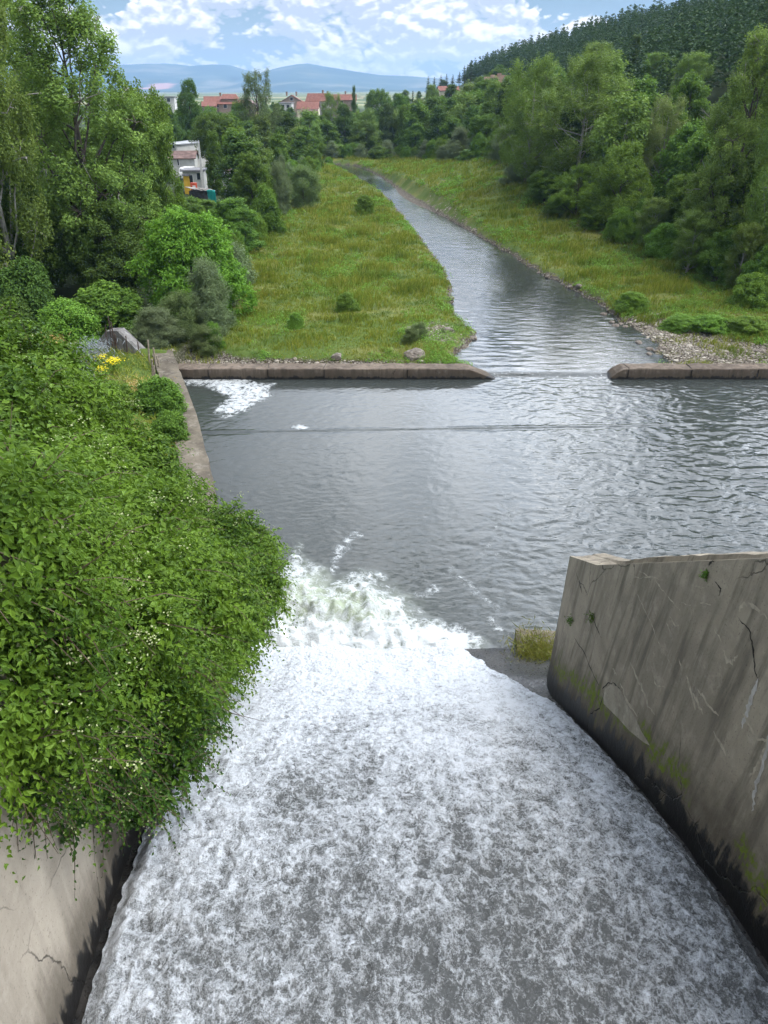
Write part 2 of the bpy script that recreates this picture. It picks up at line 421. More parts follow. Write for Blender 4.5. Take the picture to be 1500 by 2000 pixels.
M['rock'] = simple('river_rock', (0.17, 0.145, 0.12), var=0.4, scale=2.5, bump=0.6)
M['rust'] = simple('rusty_steel', (0.075, 0.05, 0.04), var=0.4, scale=8)
M['wood_post'] = simple('weathered_wood', (0.25, 0.21, 0.16), var=0.3, scale=8)

# ---- mountains
m = NT('mountain_forest'); p = m.pos()
n = m.noise(m.mapping(p, (0.0011, 0.0018, 0.003)), 1.0, 8, 0.62)
col = m.ramp(n, [(0.35, (0.035, 0.060, 0.030)), (0.52, (0.060, 0.090, 0.040)), (0.62, (0.17, 0.17, 0.10)), (0.75, (0.26, 0.23, 0.15))])
red = m.mr(m.attr('scar'), 0.4, 0.7)
col = m.mix(red, col, (0.50, 0.26, 0.19))
M['mountain'] = m.out(m.pbsdf(col, 1.0, 0.0))
# ================================================================== plan of the site (surveyed)
def plan(pts, z): return np.array([on_z(a, b, z)[:2] for a, b in pts])

RZ = 0.16
riv_l = [(972, 735), (890, 703), (912, 668), (925, 652), (898, 622), (880, 597), (884, 562), (852, 505), (800, 442), (742, 382), (692, 347), (652, 328), (600, 325.5), (520, 325)]
riv_r = [(520, 317.5), (620, 318.5), (690, 322.5), (722, 333), (765, 354), (850, 402), (950, 468), (1050, 531), (1110, 562), (1175, 598), (1215, 630), (1250, 655), (1285, 690), (1292, 706), (1185, 735)]
RIV = plan(riv_l + riv_r, RZ)
BAR = plan([(1215, 628), (1255, 618), (1300, 625), (1400, 655), (1510, 682), (1560, 712), (1290, 712), (1285, 690), (1250, 655)], 0.4)
HOLLOW = plan([(340, 712), (350, 690), (380, 672), (430, 690), (460, 702), (700, 708), (890, 712), (890, 716), (345, 716)], 0.4)
SPOT = plan([(790, 640), (850, 625), (890, 640), (900, 670), (840, 672), (800, 660)], 0.6)
TL = plan([(345, 716), (430, 690), (452, 600), (488, 500), (525, 440), (560, 395), (625, 332), (640, 322)], 0.7)     # left edge of the open meadow
TR = plan([(1560, 640), (1500, 600), (1400, 562), (1280, 512), (1200, 474), (1100, 440), (1000, 388), (900, 348), (845, 326), (780, 316)], 0.7)

def sdist(P, x, y):
    """signed distance to polygon P, negative inside"""
    x = np.asarray(x, float); y = np.asarray(y, float)
    d = np.full(x.shape, 1e9); ins = np.zeros(x.shape, bool)
    n = len(P)
    for i in range(n):
        ax, ay = P[i]; bx, by = P[(i + 1) % n]
        ex, ey = bx - ax, by - ay
        t = np.clip(((x - ax) * ex + (y - ay) * ey) / (ex * ex + ey * ey + 1e-12), 0, 1)
        d = np.minimum(d, (x - ax - t * ex) ** 2 + (y - ay - t * ey) ** 2)
        c = ((ay > y) != (by > y)) & (x < (bx - ax) * (y - ay) / (by - ay + 1e-12) + ax)
        ins ^= c
    d = np.sqrt(d)
    return np.where(ins, -d, d)

def pdist(P, x, y):
    d = np.full(np.shape(x), 1e9)
    for i in range(len(P) - 1):
        ax, ay = P[i][:2]; bx, by = P[i + 1][:2]; ex, ey = bx - ax, by - ay
        t = np.clip(((x - ax) * ex + (y - ay) * ey) / (ex * ex + ey * ey + 1e-12), 0, 1)
        d = np.minimum(d, (x - ax - t * ex) ** 2 + (y - ay - t * ey) ** 2)
    return np.sqrt(d)

# bank wall inner face on the left of the pool
_wy = np.array([17.4, 22.0, 28.5, 36.0, 45.6, 47.0]); _wx = np.array([-5.0, -5.7, -7.25, -9.6, -13.1, -13.6])
def XWL(y): return np.interp(y, _wy, _wx)
def zbank(y): return np.interp(y, [3, 6, 8.3, 14.3, 17.4, 23, 28, 36, 47], [13.0, 12.1, 10.6, 6.6, 4.8, 2.4, 1.5, 1.38, 1.38])
def leftline(y): return np.interp(y, TL[:, 1], TL[:, 0])
def rightline(y): return np.interp(y, TR[:, 1], TR[:, 0])

# wooded ridge on the right
ridge_px = [(1900, -120, 150), (1700, -60, 200), (1400, 4, 270), (1300, 18, 310), (1130, 62, 380), (1020, 106, 450), (930, 148, 520), (880, 172, 570), (850, 186, 640)]
RIDGE = np.array([on_y(a, b, c) for a, b, c in ridge_px]); RIDGE[:, 2] -= 10.5
RIDGE[-1, 2] = 4.0
def ridge_coord(x, y):
    x = np.asarray(x, float); y = np.asarray(y, float)
    best = np.full(x.shape, 1e18); s = np.zeros(x.shape); H = np.zeros(x.shape)
    for i in range(len(RIDGE) - 1):
        a, b = RIDGE[i], RIDGE[i + 1]; ex, ey = b[0] - a[0], b[1] - a[1]; L2 = ex * ex + ey * ey
        t = np.clip(((x - a[0]) * ex + (y - a[1]) * ey) / L2, 0, 1)
        dx = x - a[0] - t * ex; dy = y - a[1] - t * ey; d2 = dx * dx + dy * dy
        sg = np.sign(ex * dy - ey * dx) * -1
        m = d2 < best
        best = np.where(m, d2, best); s = np.where(m, sg * np.sqrt(d2), s); H = np.where(m, a[2] + t * (b[2] - a[2]), H)
    return s, H

def ground_h(x, y, full=False):
    x = np.asarray(x, float); y = np.asarray(y, float)
    sd = sdist(RIV, x, y) + 0.55 * fbm(x * 0.55, y * 0.55, o=3)
    sbar = sdist(BAR, x, y); shol = sdist(HOLLOW, x, y)
    bar = sstep(0.9, -0.9, sbar + 0.5 * fbm(x * .5, y * .5, 4.0, o=3)); hol = sstep(0.5, -0.5, shol)
    base = 0.72 + 0.10 * fbm(x * 0.12, y * 0.12, o=3) + 0.05 * fbm(x * 0.6, y * 0.6, o=3) + 0.002 * np.clip(y - 50, 0, 300)
    base = base * (1 - bar) + (0.34 + 0.05 * fbm(x * 0.8, y * 0.8, o=3)) * bar
    base = base * (1 - 0.4 * hol)
    base = base - 0.28 * sstep(49.5, 46.6, y)
    h = -0.75 + (base + 0.75) * sstep(-1.6, 1.3, sd)
    # woods rise gently beyond the meadows
    dl = np.clip(leftline(y) - x, 0, 60); dr = np.clip(x - rightline(y), 0, 80)
    h = h + 0.035 * dl * (y > 40) + 0.03 * dr * (y > 40)
    s, H = ridge_coord(x, y)
    h = h + np.clip(H, 0, 99) * sstep(-105, 5, s) * (y > 60)
    # left bank and the pool bed
    xw = XWL(y) - 0.75
    hb = zbank(y) - 0.05 + np.clip((xw - x) * 0.10, 0, 1.3) + 0.10 * fbm(x * 0.5, y * 0.5, 2.0, o=3) - 0.38 * sstep(2.4, 0.6, xw - x)
    nearm = y < 46.3
    h = np.where(nearm, np.where(x < xw, hb, -3.0), h)
    tr = sstep(46.0, 50.0, y)
    h = np.where((y >= 46.3) & (x < -13.6), h * tr + (1.5 + np.clip((-14 - x) * .1, 0, 1.3)) * (1 - tr), h)
    if full: return h, sd, bar, hol
    return h

def gh(x, y): return float(ground_h(np.array([x]), np.array([y]))[0])

# ================================================================== ground sheet
def axis(fine0, fine1, st, lo, hi, g):
    a = list(np.arange(fine0, fine1 + 1e-6, st))
    s = st
    while a[-1] < hi: s *= g; a.append(a[-1] + s)
    s = st; b = []
    v = fine0
    while v > lo: s *= g; v -= s; b.append(v)
    return np.array(b[::-1] + a)
gx = axis(-42, 46, 0.5, -14000, 14000, 1.09)
ya = [-60]
while ya[-1] < 10: ya.append(ya[-1] + 5)
while ya[-1] < 45.2: ya.append(ya[-1] + 0.8)
while ya[-1] < 15000: ya.append(ya[-1] + max(0.38, 0.4 * (ya[-1] / 75.0) ** 1.35))
gy = np.array(ya)
XX, YY = np.meshgrid(gx, gy, indexing='ij'); fx, fy = XX.ravel(), YY.ravel()
hh, sd, bar, hol = ground_h(fx, fy, True)
d_bank = sd
gravel = np.clip(bar * 1.0 + 0.9 * hol + 0.35 * sstep(0.7, 0.0, d_bank) * (fy < 130) + 0.8 * sstep(.5, -.8, sdist(SPOT, fx, fy)), 0, 1)
wetm = sstep(0.55, 0.1, hh - RZ) * (fy > 46) + (fy < 46.3) * (hh < 0) + 0.8 * hol * sstep(-8, -12, fx)
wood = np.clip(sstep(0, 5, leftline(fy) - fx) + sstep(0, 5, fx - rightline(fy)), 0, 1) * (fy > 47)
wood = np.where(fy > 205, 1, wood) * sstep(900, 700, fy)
far = sstep(700, 950, np.hypot(fx, fy))
ground = link('ground', raw_mesh('ground', np.stack([fx, fy, hh], 1), grid_faces(len(gx), len(gy)), [M['ground']], True,
              attrs={'gravel': gravel, 'wet': np.clip(wetm, 0, 1), 'wood': wood * (1 - far), 'far': far}))
tag(ground, kind='structure')

# ================================================================== river
rx = np.arange(-46, 30, 0.25); ry = np.concatenate([np.arange(45.25, 75, 0.16), np.arange(75, 216, 0.45)])
XX, YY = np.meshgrid(rx, ry, indexing='ij'); fx, fy = XX.ravel(), YY.ravel()
sdr = sdist(RIV, fx, fy)
zz = -0.03 + (RZ + 0.03) * sstep(45.35, 46.5, fy)
zz = zz + (0.012 + 0.012 * sstep(-.3, .5, fbm(fx * .12, fy * .07, 4., o=2))) * fbm(fx * 1.0 + .3 * pn(fx * .4, fy * .4), fy * 1.9, 1., o=3) * sstep(45.6, 46.6, fy)
ff = 0.10 * sstep(0.0, -0.6, -np.abs(fy - 110) + 0.6) + 0.05 * sstep(1.0, 0, np.abs(fy - 45.6))
fc = grid_faces(len(rx), len(ry))
keep = (sdr[fc] < 2.2).any(1) & ~((fx[fc] < XWL(46) + 0.2).all(1) & (fy[fc] < 60).all(1))
river = link('river', raw_mesh('river', np.stack([fx, fy, zz], 1), fc[keep], [M['river']], True, attrs={'foam': ff}))
tag(river, kind='structure')

# ================================================================== pool
def line_plan(pts): return plan(pts, 0.0)
BOIL = plan([(400, 1290), (455, 1205), (530, 1135), (583, 1070), (612, 1120), (640, 1150), (672, 1122), (706, 1104), (745, 1130), (780, 1172), (832, 1208), (880, 1242), (926, 1268), (926, 1300), (400, 1320)], 0.0)
CORN = plan([(345, 735), (440, 737), (545, 748), (532, 775), (492, 800), (455, 816), (418, 806), (432, 775), (398, 754), (345, 748)], 0.0)
px_ = np.concatenate([np.arange(-14, -6, 0.09), np.arange(-6, 26, 0.07), np.arange(26, 40, 0.2)])
py_ = np.concatenate([np.arange(15, 18.4, 0.3), np.arange(18.4, 30, 0.07), np.arange(30, 46.0, 0.10)])
XX, YY = np.meshgrid(px_, py_, indexing='ij'); fx, fy = XX.ravel(), YY.ravel()
wx = fx + 0.5 * fbm(fx * .7, fy * .7, 1.0, o=4); wy = fy + 0.5 * fbm(fx * .7, fy * .7, 9.0, o=4)
sb = sdist(BOIL, wx, wy)
foam = 0.66 * sstep(0.85, -1.1, sb)
ce = on_z(655, 1195)[:2]; rr = np.hypot((wx - ce[0]) / 1.9, (wy - ce[1]) / 1.15)
ce2 = on_z(600, 1165)[:2]; rr2 = np.hypot((wx - ce2[0]) / 0.6, (wy - ce2[1]) / 1.2)
milk = np.clip(np.exp(-rr ** 2 * 1.2) + 0.7 * np.exp(-rr2 ** 2) + 0.5 * sstep(0.6, -1.5, sb), 0, 1)
foam = foam * (1 - 0.52 * np.exp(-rr ** 2 * 1.3)) * (1 - 0.35 * np.exp(-rr2 ** 2))
foam = np.maximum(foam, sstep(20.9, 19.6, fy + 0.5 * (wy - fy)) * sstep(3.3, 2.2, wx) * (fx > -5.4) * 0.85)
foam = np.maximum(foam, 0.60 * sstep(0.5, -0.9, sdist(CORN, wx, wy)))
for P, w, a in [([(990, 985), (968, 1040), (955, 1085)], .50, .22), ([(870, 1105), (915, 1138), (945, 1172), (965, 1195)], .38, .24), ([(950, 1208), (978, 1240)], .26, .36),
                ([(640, 1120), (665, 1075), (700, 1045)], .34, .30), ([(940, 840), (975, 940), (985, 1000)], .8, .14), ([(800, 1160), (850, 1150)], .3, .3)]:
    foam = np.maximum(foam, a * np.exp(-(pdist(line_plan(P), wx, wy) / w) ** 2))
c3 = on_z(586, 834)[:2]; foam = np.maximum(foam, 0.75 * np.exp(-((fx - c3[0]) / .45) ** 2 - ((fy - c3[1]) / .35) ** 2))
LINE = line_plan([(395, 844), (620, 840), (900, 836), (1200, 832), (1500, 823), (1700, 815)])
dl = pdist(LINE, fx, fy); side = fy - np.interp(fx, LINE[:, 0], LINE[:, 1])
foam = np.maximum(foam, 0.11 * np.exp(-(dl / 0.16) ** 2) * sstep(-.3, .3, fbm(fx * .5, fy * .5, o=3)))
bo = sstep(0.3, -1.6, sb)
z = bo * (0.26 + 0.30 * np.exp(-rr ** 2) + 0.26 * fbm(fx * 1.1, fy * 1.1, o=3) + 0.13 * fbm(fx * 3.2, fy * 3.2, o=3))
z = z + 0.035 * foam * fbm(fx * 2.5, fy * 2.5, 6., o=2) + (0.034 * np.exp(-((side - 0.05) / 0.13) ** 2) - 0.026 * np.exp(-((side + 0.22) / 0.15) ** 2)) * (0.55 + 0.45 * sstep(-.5, .3, fbm(fx * .3, fy * .3, 3., o=2)))
chop = 0.34 + 1.35 * sstep(0.5, 8.5, fx + 0.25 * (fy - 24) * -1 + 1.5 * fbm(fx * .15, fy * .15, o=2)) + 0.25 * sstep(0, 1, -side)*sstep(6,12,fx)
qx = fx + 0.5 * fbm(fx * .35, fy * .35, 2., o=2); qy = fy + 0.5 * fbm(fx * .35, fy * .35, 6., o=2)
ca_, sa_ = math.cos(0.35), math.sin(0.35); rx1 = qx * ca_ + qy * sa_; ry1 = -qx * sa_ + qy * ca_
z = z + 0.014 * chop * fbm(qx * .8, qy * 1.4, 3., o=2)
z = z + (0.0060 + 0.0135 * np.clip(chop - .34, 0, 1.5)) * pn(rx1 * 1.5, ry1 * 3.0, 5.) + (0.0055 + 0.0060 * np.clip(chop - .34, 0, 1.5)) * pn(qx * 2.9, qy * 4.6, 8.) + 0.0022 * pn(qx * 5.5, qy * 7.0, 2.)
pool = link('pool_water', raw_mesh('pool_water', np.stack([fx, fy, z], 1), grid_faces(len(px_), len(py_)), [M['pool']], True,
            attrs={'foam': foam, 'milk': milk, 'chop': chop}))
tag(pool, kind='structure')

# ================================================================== spillway
_py = np.array([-4, 0, 3, 5, 5.83, 8.2, 10.4, 12.5, 14.65, 17.0, 19, 21.5]); _pz = np.array([6.0, 6.0, 5.9, 5.62, 5.42, 4.87, 4.05, 3.0, 1.92, 0.85, -0.1, -1.4])
_pc = np.polyfit(_py[2:], _pz[2:], 5)
def zprof(y):
    y = np.asarray(y, float)
    return np.where(y < 3.0, np.polyval(_pc, 3.0) + 0.03 * (3.0 - y), np.polyval(_pc, np.maximum(y, 3.0)))
def XL(y): return -3.62 - 0.077 * np.asarray(y, float)
_xc = np.polyfit([0, 5.8, 11.6, 14.65, 19], [6.05, 5.38, 4.78, 4.54, 4.28], 2)
def XR(y): return np.polyval(_xc, np.asarray(y, float))

ys = np.arange(-3, 20.6, 0.25); us = np.linspace(-0.03, 1.03, 40)
U, Y = np.meshgrid(us, ys, indexing='ij'); U = U.ravel(); Y = Y.ravel()
X = XL(Y) + U * (XR(Y) - XL(Y)) + np.where((U > 0.98) & (Y > 14.4), 0.9, 0)
Z = zprof(Y) - 0.02 + 0.03 * fbm(X * 1.5, Y * 1.5, o=3)
step_ = (U > 0.70) * sstep(15.9, 16.1, Y + 0.4 * (X - 4)) * 0.14
apron = link('spillway_floor', raw_mesh('spillway_floor', np.stack([X, Y, Z + step_], 1), grid_faces(len(us), len(ys)), [M['wet']], True))
tag(apron, kind='structure')

# falling water
ys = np.concatenate([np.arange(0.5, 4.4, 0.08), np.arange(4.4, 20.0, 0.034)]); us = np.linspace(0, 1, 300)
U, Y = np.meshgrid(us, ys, indexing='ij'); U = U.ravel(); Y = Y.ravel()
xl = XL(Y) + 0.13 + 0.06 * fbm(Y * 2.2, Y * 0, 5.0, o=3)
xr = XR(Y) - 0.07 - 0.03 * sstep(4, 8, Y) - 1.50 * np.clip((Y - 14.4) / 4.6, 0, 1.2) ** 0.85 + (0.07 + 0.10 * sstep(13, 16, Y)) * fbm(Y * 1.9, Y * 0, 8.0, o=4)
X = xl + U * (xr - xl)
a = X + 0.10 * fbm(X * 2.2, Y * 1.8, 1., o=2); b = Y + 0.12 * fbm(X * 2.2, Y * 1.8, 7., o=2)
r1 = 1 - 2.0 * np.abs(pn(a * 1.9, b * 1.35, 0.3)); r2 = 1 - 2.0 * np.abs(pn(a * 3.9 + 9, b * 3.0, 2.3)); r3 = 1 - 2.0 * np.abs(pn(a * 8.2, b * 6.6 + 4, 5.1))
lum = 0.5 * r1 + 0.32 * r2 + 0.2 * r3
big = fbm(X * 0.35, Y * 0.28, 3., o=3)
edge = np.minimum((X - xl), (xr - X)); ef = sstep(0, 0.28, edge)
amp = 0.13 * np.interp(Y, [3, 8, 14, 19], [1.0, 0.9, 0.55, 0.45])
Z = zprof(Y) + 0.04 + 0.16 * ef + amp * (lum - 0.35) * (0.3 + 0.7 * ef) + 0.05 * big + 0.03 * fbm(a * 14, b * 11, 1., o=2) * ef
foam = 0.42 + 0.42 * (lum - 0.3) + 0.24 * big
centre = np.exp(-((U - 0.62) / 0.30) ** 2)
cover = np.interp(Y, [4.5, 7, 10, 13, 16, 20], [0.08, 0.13, 0.25, 0.40, 0.52, 0.60]) - 0.10 * centre * np.interp(Y, [4, 9, 13], [1, 1, 0]) + 0.18 * sstep(0.3, 0.0, U) - 0.25 * sstep(0.25, 0.05, xr - X) * sstep(13, 9, Y)
ww = link('spillway_water', raw_mesh('spillway_water', np.stack([X, Y, Z], 1), grid_faces(len(us), len(ys)), [M['white_water']], True, attrs={'foam': foam, 'cover': cover}))
tag(ww, kind='structure')

# ================================================================== walls
def loft(name, S, tdir, thick, mat, prof=None, nv=26, above=None, seed=0, rough=0.0, fade=None):
    """S: rows of (bottom xyz, top xyz); the wall stands on that face and is 'thick' deep along tdir"""
    S = np.array(S, float); n = len(S); tdir = np.array(tdir, float)
    prof = prof or [(1.0, 0.0)]
    rows = []
    for i in range(n):
        B, T = S[i, :3], S[i, 3:]
        tt = np.linspace(0, 1, nv)[:, None]
        r = [B + (T - B) * tt]
        for k, dz in prof:
            j = rough * fbm(np.array([S[i, 1] * 1.7 + S[i, 0] * 1.7]), np.array([k * 9.0]), seed, o=3)[0]
            r.append((T + tdir * thick * k + np.array([0, 0, (dz + (j if dz else 0)) * (fade(S[i, 1]) if fade else 1.0)]))[None])
        r.append((B + tdir * thick)[None])
        rows.append(np.concatenate(r))
    V = np.stack(rows); nr = V.shape[1]
    F = [tuple(f) for f in grid_faces(n, nr)]
    F += [(i * nr + nr - 1, (i + 1) * nr + nr - 1, (i + 1) * nr, i * nr) for i in range(n - 1)]
    F += [tuple(range(nr)), tuple(range((n - 1) * nr, n * nr))[::-1]]
    V = V.reshape(-1, 3)
    at = None
    if above is not None: at = {'above': above(V)}
    me = raw_mesh(name, V, F, [mat], False, attrs=at)
    import bmesh
    bm = bmesh.new(); bm.from_mesh(me); bmesh.ops.recalc_face_normals(bm, faces=bm.faces); bm.to_mesh(me); bm.free()
    return me

BAT = 0.10
def wall_hit(px, py, lo=2.0, hi=40.0):
    """point of the right training wall seen at this pixel"""
    d = ray(px, py)
    def f(t):
        x, y, z = d[0] * t, d[1] * t, CAMZ + d[2] * t
        return x - (float(XR(y)) + BAT * (z - float(zprof(y))))
    a, b = lo, hi
    for _ in range(60):
        c = 0.5 * (a + b)
        if f(a) * f(c) <= 0: b = c
        else: a = c
    t = 0.5 * (a + b)
    return np.array([d[0] * t, d[1] * t, CAMZ + d[2] * t])

A_ = wall_hit(1135, 1105); B_ = wall_hit(1500, 1090); C_ = wall_hit(1090, 1365)
print('wall A', A_, 'B', B_, 'C', C_)
sl = (B_[2] - A_[2]) / (B_[1] - A_[1])
S = []
for y in np.linspace(0.2, min(A_[1], C_[1]), 60):
    zb = float(zprof(y)) - 0.45; zt = A_[2] + sl * (y - A_[1])
    S.append((float(XR(y)) - BAT * 0.45, y, zb, float(XR(y)) + BAT * (zt - float(zprof(y))), y, zt))
N0 = np.array(S[-1])
nb = on_y(1070, 1310, 17.0); ntp = on_y(1113, 1086, 16.6)
N1 = np.array([nb[0], nb[1], nb[2] - 0.6, ntp[0], ntp[1], ntp[2]])
for t in np.linspace(0.12, 1, 9):
    v = N0 + (N1 - N0) * t; v[0] -= 0.18 * math.sin(math.pi * t); S.append(tuple(v))
top_prof = [(0.10, 0.0), (0.13, -0.16), (0.34, -0.24), (0.55, -0.10), (0.62, -0.14), (0.68, 0.10), (1.0, 0.12)]
def above_chute(V): return V[:, 2] - zprof(V[:, 1]) - 0.12
rw = empty('training_wall', (6.0, 8.0, 4.0))
tag(rw, 'weathered grey concrete spillway wall with cracks, lime crusts and green moss along its foot', 'wall')
def kid(name, me, root):
    o = link(name, me, root); o.location = -Vector(root.location); return o
kid('wall_body', loft('wall_body', S, (1, 0.12, 0), 0.95, M['wall_right'], top_prof, above=above_chute, rough=0.06, fade=lambda y: 0.15 + 0.85 * float(sstep(A_[1] - 0.1, A_[1] - 1.6, y))), rw)

SL = []
for y in np.linspace(-1.0, 17.4, 60):
    SL.append((float(XL(y)), y, float(zprof(y)) - 0.45, float(XL(y)) - 0.0, y, float(zbank(y)) + 0.02))
lw = empty('training_wall', (-4.6, 8.0, 4.0))
tag(lw, 'smooth tan rendered spillway wall below the overhanging climber, with a black wet foot', 'wall')
kid('wall_body', loft('wall_body', SL, (-1, 0, 0), 0.9, M['wall_left'], nv=40, above=lambda V: (V[:, 2] - zprof(V[:, 1]) - 0.02) * 1.25), lw)

SB = []
for y in np.linspace(17.45, 47.0, 60):
    k = 1.0 if y < 46 else 1.0
    wob = 0.05 * float(fbm(np.array([y * .8]), np.array([0.]), 2., o=3)[0])
    SB.append((float(XWL(y)) + 0.06, y, -1.5, float(XWL(y)) - 0.12 + wob, y, float(zbank(y)) + 0.03 * wob))
bw = empty('retaining_wall', (-9, 32, 0))
tag(bw, 'long lichen stained retaining wall with a broad flat top along the left edge of the pool', 'wall')
kid('wall_body', loft('wall_body', SB, (-1, 0, 0), 1.35, M['bank_wall'], nv=8), bw)

# ribbons: cracks, crusts and lime runs standing 3 mm proud of the right wall
def ribbon(mb, pts, w, off=0.004, hit=None, jag=0.35, n_sub=5):
    P = [hit(*p) for p in pts]; Q = []
    for a, b in zip(P[:-1], P[1:]):
        for t in np.linspace(0, 1, n_sub, endpoint=False): Q.append(a + (b - a) * t)
    Q.append(P[-1]); Q = np.array(Q); n = len(Q)
    nrm = unit(np.array([-1.0, -0.077, BAT])); V = []
    for i in range(n):
        t = unit(Q[min(i+1, n-1)] - Q[max(i-1, 0)]); s = np.cross(nrm, t)
        taper = math.sin(math.pi * (i + 0.35) / (n + 0.0)) ** 0.6 if n > 1 else 1
        ww_ = w * max(taper, 0.08) * (1 + jag * rng.normal())
        c = Q[i] + s * w * jag * rng.normal() * 0.9 + nrm * off
        V += [c - s * abs(ww_) / 2, c + s * abs(ww_) / 2]
    # sit on the wall surface again
    V = np.array(V)
    for k in range(len(V)):
        y, z_ = V[k, 1], V[k, 2]
        V[k, 0] = float(XR(y)) + BAT * (z_ - float(zprof(y))) - off * 1.02
    mb.add(V, [(2*i, 2*i+1, 2*i+3, 2*i+2) for i in range(n - 1)])

crack = MB(); crust = MB(); lime = MB()
def zz4(L): return [(1050 + u / 3.333, 1050 + v / 3.333) for u, v in L]     # from the 3.33x survey crop
for L in [[(430, 1040), (425, 985), (460, 948), (500, 950), (540, 990), (560, 1030)], [(430, 1020), (405, 1110), (345, 1150)], [(1115, 190), (1120, 165), (1150, 155)], [(1155, 285), (1195, 335), (1180, 380)],
          [(1310, 520), (1375, 600), (1400, 700), (1410, 790), (1415, 870), (1440, 930)], [(340, 480), (375, 560), (415, 655)], [(270, 280), (290, 360)], [(240, 650), (300, 740), (350, 860), (400, 960)]]:
    ribbon(crack, zz4(L), 0.030, hit=wall_hit)
for L in [[(610, 262), (690, 258), (760, 262), (800, 320), (855, 390), (900, 440), (930, 480)], [(635, 320), (660, 390), (700, 480), (740, 550), (770, 640), (800, 710), (870, 820)],
          [(660, 215), (720, 250), (820, 275)], [(1000, 310), (1060, 320), (1090, 325)], [(735, 810), (760, 900), (770, 960), (830, 975)], [(840, 560), (870, 620)], [(860, 510), (900, 575), (920, 570)],
          [(940, 420), (1000, 445)], [(1150, 600), (1200, 680)], [(1060, 425), (1130, 440)], [(920, 790), (940, 850)]]:
    ribbon(crust, zz4(L), 0.022, off=0.006, hit=wall_hit, jag=0.5)
for L in [[(600, 810), (650, 910), (690, 1000), (720, 1090), (765, 1150)], [(970, 900), (1000, 1000), (1030, 1120)], [(1040, 1000), (1080, 1030), (1130, 1110), (1180, 1160)], [(1010, 1010), (1050, 1080), (1080, 1150)],
          [(1210, 730), (1240, 800), (1270, 820), (1300, 760)], [(1310, 480), (1340, 440), (1400, 440), (1500, 520)], [(540, 950), (580, 1060), (650, 1166)], [(490, 850), (515, 895)]]:
    ribbon(crust, zz4(L), 0.060, off=0.005, hit=wall_hit, jag=0.32)
for L in [[(1440, 920), (1410, 1010), (1360, 1150), (1330, 1240)], [(1690, 900), (1560, 1180), (1480, 1420), (1420, 1640), (1395, 1780)]]:
    ribbon(lime, zz4(L), 0.085, off=0.007, hit=wall_hit, jag=0.22, n_sub=7)
for L in [[(1500, 1330), (1440, 1480), (1380, 1560)], [(1340, 1140), (1420, 1290), (1500, 1330)], [(1150, 1260), (1230, 1420)]]:
    ribbon(crust, zz4(L), 0.05, off=0.008, hit=wall_hit, jag=0.3)
for nm, mb, mt in (('crack', crack, 'crack'), ('lime_crust', crust, 'crust'), ('lime_streak', lime, 'lime')):
    kid(nm, mb.mesh(nm, [M[mt]]), rw)
# spalled patch: broken pale area below the big crack
sp = MB(); pl = zz4([(430, 1035), (440, 980), (475, 955), (520, 965), (550, 1000), (565, 1050), (600, 1110), (640, 1170), (680, 1260), (740, 1360), (700, 1340), (600, 1260), (530, 1180), (470, 1120), (430, 1080)])
P = np.array([wall_hit(*p) for p in pl]); c = P.mean(0)
V = [c] + [q + (c - q) * 0.02 for q in P]; V = np.array(V)
V[:, 0] = XR(V[:, 1]) + BAT * (V[:, 2] - zprof(V[:, 1])) - 0.010
sp.add(V, [(0, i, i % len(P) + 1) for i in range(1, len(P) + 1)])
kid('spalled_patch', sp.mesh('spalled_patch', [M['spall']]), rw)
# broken rubble filling the channel along the wall top
rub = MB()
for i in range(150):
    t = rng.uniform(0.16, 1.0); y = A_[1] - t * 7.5
    zt = A_[2] + sl * (y - A_[1]); k = rng.uniform(0.18, 0.60)
    x = float(XR(y)) + BAT * (zt - float(zprof(y))) + k * 0.95
    s_ = rng.uniform(0.03, 0.13) * (1.3 if t < 0.3 else 0.8)
    rub.box((x, y + 0.02, zt - 0.19), (s_, s_ * rng.uniform(.8, 2.2), s_ * rng.uniform(.4, .9)), rng.uniform(0, 3), 0, rng.uniform(0.5, 0.9))
kid('rubble_fill', rub.mesh('rubble_fill', [M['spall']]), rw)

# sills across the pool outlet
def sill(X0, X1, e0, e1, label, zt=0.66, seed=1, ragged=False):
    S = []
    n = 46
    for i, x in enumerate(np.linspace(X0, X1, n)):
        zz_ = zt + 0.025 * float(fbm(np.array([x * .7]), np.array([seed * 1.0]), o=3)[0])
        if e0 and x - X0 < e0: zz_ = -0.05 + (zz_ + 0.05) * ((x - X0) / e0) ** 0.7
        if e1 and X1 - x < e1: zz_ = -0.10 + (zz_ + 0.10) * ((X1 - x) / e1)
        S.append((x, 45.2, -1.2, x, 45.24, zz_))
    r = empty('concrete_sill', ((X0 + X1) / 2, 45.8, 0))
    tag(r, label, 'weir wall', 'low concrete sills across the pool outlet')
    kid('wall_body', loft('wall_body', S, (0, 1, 0), 1.18, M['sill'], [(0.04, 0.035), (0.93, 0.03)], nv=10, above=lambda V: (V[:, 2] - 0.16) * 2.4 + 0.5, rough=0.05), r)
    jb = MB()
    for k in range(5):
        x = X0 + (X1 - X0) * (k + rng.uniform(.2, .8)) / 5
        if (e0 and x < X0 + e0) or (e1 and x > X1 - e1 - .3): continue
        jb.box((x, 45.83, zt + 0.028), (0.035, 1.0, 0.03), 0.15 * rng.normal()); jb.box((x, 45.21, 0.42), (0.035, 0.06, 0.5))
    kid('joint', jb.mesh('joint', [M['crack']]), r)
xg0 = on_z(970, 736)[0]; xg1 = on_z(1185, 736)[0]
sill(float(XWL(45.8)) - 0.05, xg0, 0, 1.9, 'long brown concrete sill running from the retaining wall to the outlet gap, its end broken to a slope', seed=1)
